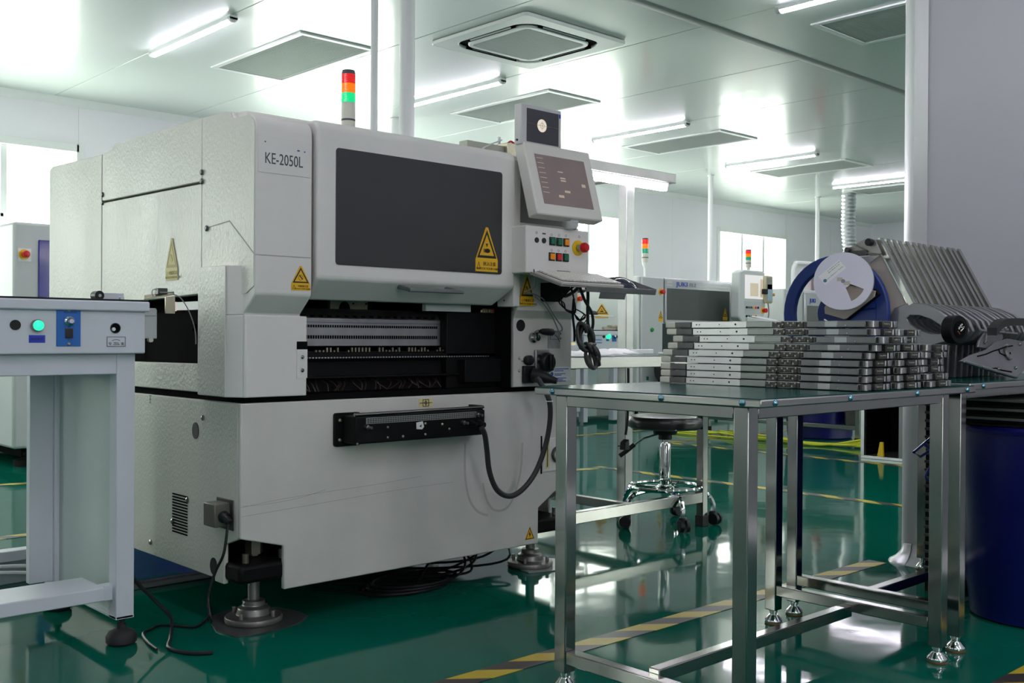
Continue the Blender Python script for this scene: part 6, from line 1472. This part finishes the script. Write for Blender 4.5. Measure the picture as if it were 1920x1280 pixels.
# --- small conveyor between the far machines
c2 = thing('board_conveyor', 'small far conveyor with lit green lamp and blue plate behind the coiled cable', 'conveyor', (8.0, LY, 0))
cx0, cx1 = 7.70, 8.262
m = MB(); m.box(cx0, cx1, LY, LY + .6, .752, .90); b = m.build('control_housing', bluewhite, c2, .006)
m = MB(); m.box(cx0 - .01, cx1 + .006, LY - .02, LY + .62, .90, .945); m.build('top_lip', bluewhite, c2, .006)
m = MB(); m.box(cx0, cx1, LY - .01, LY + .6, .945, .955); m.build('mat', black, c2)
def c2p(x, y): return at(x, y, Y=LY)
q = c2p(1140, 630); m = MB(); m.lathe([(.03, 0), (.03, .012), (.022, .024), (0, .026)], (q.x, LY, q.z), (0, -1, 0), 20); m.build('green_lamp', lamp_green, b)
for px in (1132, 1158): q = c2p(px, 630.5); m = MB(); m.lathe([(.018, 0), (.018, .006), (0, .006)], (q.x, LY, q.z), (0, -1, 0), 16); m.build('hole_plug', black, b)
a, q = c2p(1147.5, 622), c2p(1155, 640); m = MB(); m.box(a.x, q.x, LY - .006, LY, q.z, a.z); sp = m.build('switch_plate', blueplate, b)
m = MB(); m.box(a.x + .025, q.x - .02, LY - .012, LY - .006, q.z + .03, q.z + .07); m.build('rocker_switch', black, sp)
m = MB(); m.lathe([(.014, 0), (.014, .014), (0, .014)], ((a.x + q.x) / 2, LY - .006, a.z - .04), (0, -1, 0), 14); m.build('speed_knob', chrome, sp)
a, q = c2p(1136.5, 635.5), c2p(1141.5, 639); m = MB(); m.box(a.x, q.x, LY - .003, LY, q.z, a.z); m.build('lamp_label', bluelabel, b)
a, q = c2p(1114, 635.5), c2p(1128, 642.5); m = MB()
m.text('BOARD-LINK', .020, (a.x, LY - .002, a.z - .018), (1, 0, 0), (0, 0, 1)) if False else [m.box(a.x + i * .012, a.x + .008 + i * .012, LY - .002, LY, a.z - .016 - r * .028, a.z - r * .028) for i in range(10) for r in range(2)]
m.build('blue_print', pm('print_pale_blue', S(110, 145, 205), .5, var=0), b, smooth=False)
m = MB(); m.box(cx0 + .02, cx1 - .03, LY + .02, LY + .06, .69, .752); m.build('top_frame', bluewhite, c2)
for x in (cx0 + .02, cx1 - .09):
    for y in (LY + .02, LY + .5):
        m = MB(); m.box(x, x + .06, y, y + .07, .02, .752); m.build('leg', bluewhite, c2, .003)
m = MB(); m.box(cx0 + .02, cx1 - .04, LY + .3, LY + .32, .05, .72); m.build('back_sheet', pm('sheet_aqua', (.52, .62, .62), .4, var=.03), c2)
q = at(1143, 607, Y=LY + .1); m = MB(); m.box(q.x - .10, q.x + .12, LY + .08, LY + .12, .96, .99); m.box(q.x - .02, q.x + .06, LY + .05, LY + .12, .985, 1.01); m.box(q.x + .08, q.x + .13, LY + .06, LY + .1, .956, 1.0)
tag(m.build('sensor_bracket', brass, None, .003), 'tiny metal sensor bracket on top of the small far conveyor', 'sensor')
# --- black magazine rack, tub and cables on the far floor
rk = thing('magazine_rack', 'black slotted board rack with aluminium edges standing left of the end post', 'rack', (7.3, 3.6, 0))
m = MB(); m.box(7.17, 7.60, 3.28, 3.90, .0, .022); m.box(7.17, 7.6, 3.28, 3.9, .86, .89); m.build('rack_plate', alu, rk, .002)
for y in (3.885, 3.59, 3.285):
    m = MB(); m.box(7.165, 7.195, y - .014, y + .014, .022, .86); m.build('rack_post', alu if y > 3.8 else pm_post, rk, .002) if y > 3.8 else m.build('rack_post', globals().setdefault('pm_post', pm('post_grey', (.22, .22, .23), .4, .5, var=.1)), rk, .002)
for y in (3.875, 3.61, 3.57, 3.30):
    m = MB(); m.box(7.195, 7.60, y - .006, y + .006, .022, .86)
    for k in range(26): m.box(7.20, 7.60, y - .012, y + .012, .06 + k * .03, .066 + k * .03)
    m.build('slotted_wall', blackmetal, rk)
m = MB(); m.box(7.58, 7.60, 3.28, 3.9, .022, .86); m.build('rack_back', gap, rk)
q = at(1652, 850, X=7.16); m = MB(); m.hexa([(7.15, q.y - .02, .025), (7.15, q.y + .025, .025), (7.17, q.y + .025, .025), (7.17, q.y - .02, .025), (7.155, q.y - .015, .13), (7.155, q.y + .008, .13), (7.17, q.y + .008, .13), (7.17, q.y - .015, .13)]); m.build('yellow_lever', e_yellow, rk)
tb2 = MB(); tb2.lathe([(.27, .002), (.28, .01), (.31, .42), (.32, .43), (.315, .44), (.30, .42), (.27, .02), (0, .015)], (8.42, 4.98, 0), n=40); t2 = tb2.build('round_tub', bluebin, None); tag(t2, 'far blue tub on the floor under the distant steel table', 'tub')
random.seed(14); m = MB()
for k in range(9):
    y0 = 5.9 - .05 * k; m.tube(cr([(7.6 + .1 * k, y0 + .2, .012), (7.75 + random.uniform(-.15, .15), 5.35, .012 + .006 * k), (7.7 + random.uniform(-.1, .12), 4.9, .012 + .004 * k), (7.75 + random.uniform(-.1, .1), 4.5, .014), (7.72 + .06 * k, 4.1, .02 + .012 * k)], 8), .008, 6)
tag(m.build('yellow_cables', greencable, None), 'bundle of yellow-green cables on the floor left of the black rack', 'cable')
random.seed(15)
m = MB(); m.box(8.25, 8.6, 4.5, 4.65, .12, .30); m.box(8.30, 8.5, 4.47, 4.6, .30, .36); tag(m.build('scrap_motor', darkmech, None, .02), 'dark machine part lying under the distant steel table by the blue tub', 'machine part')
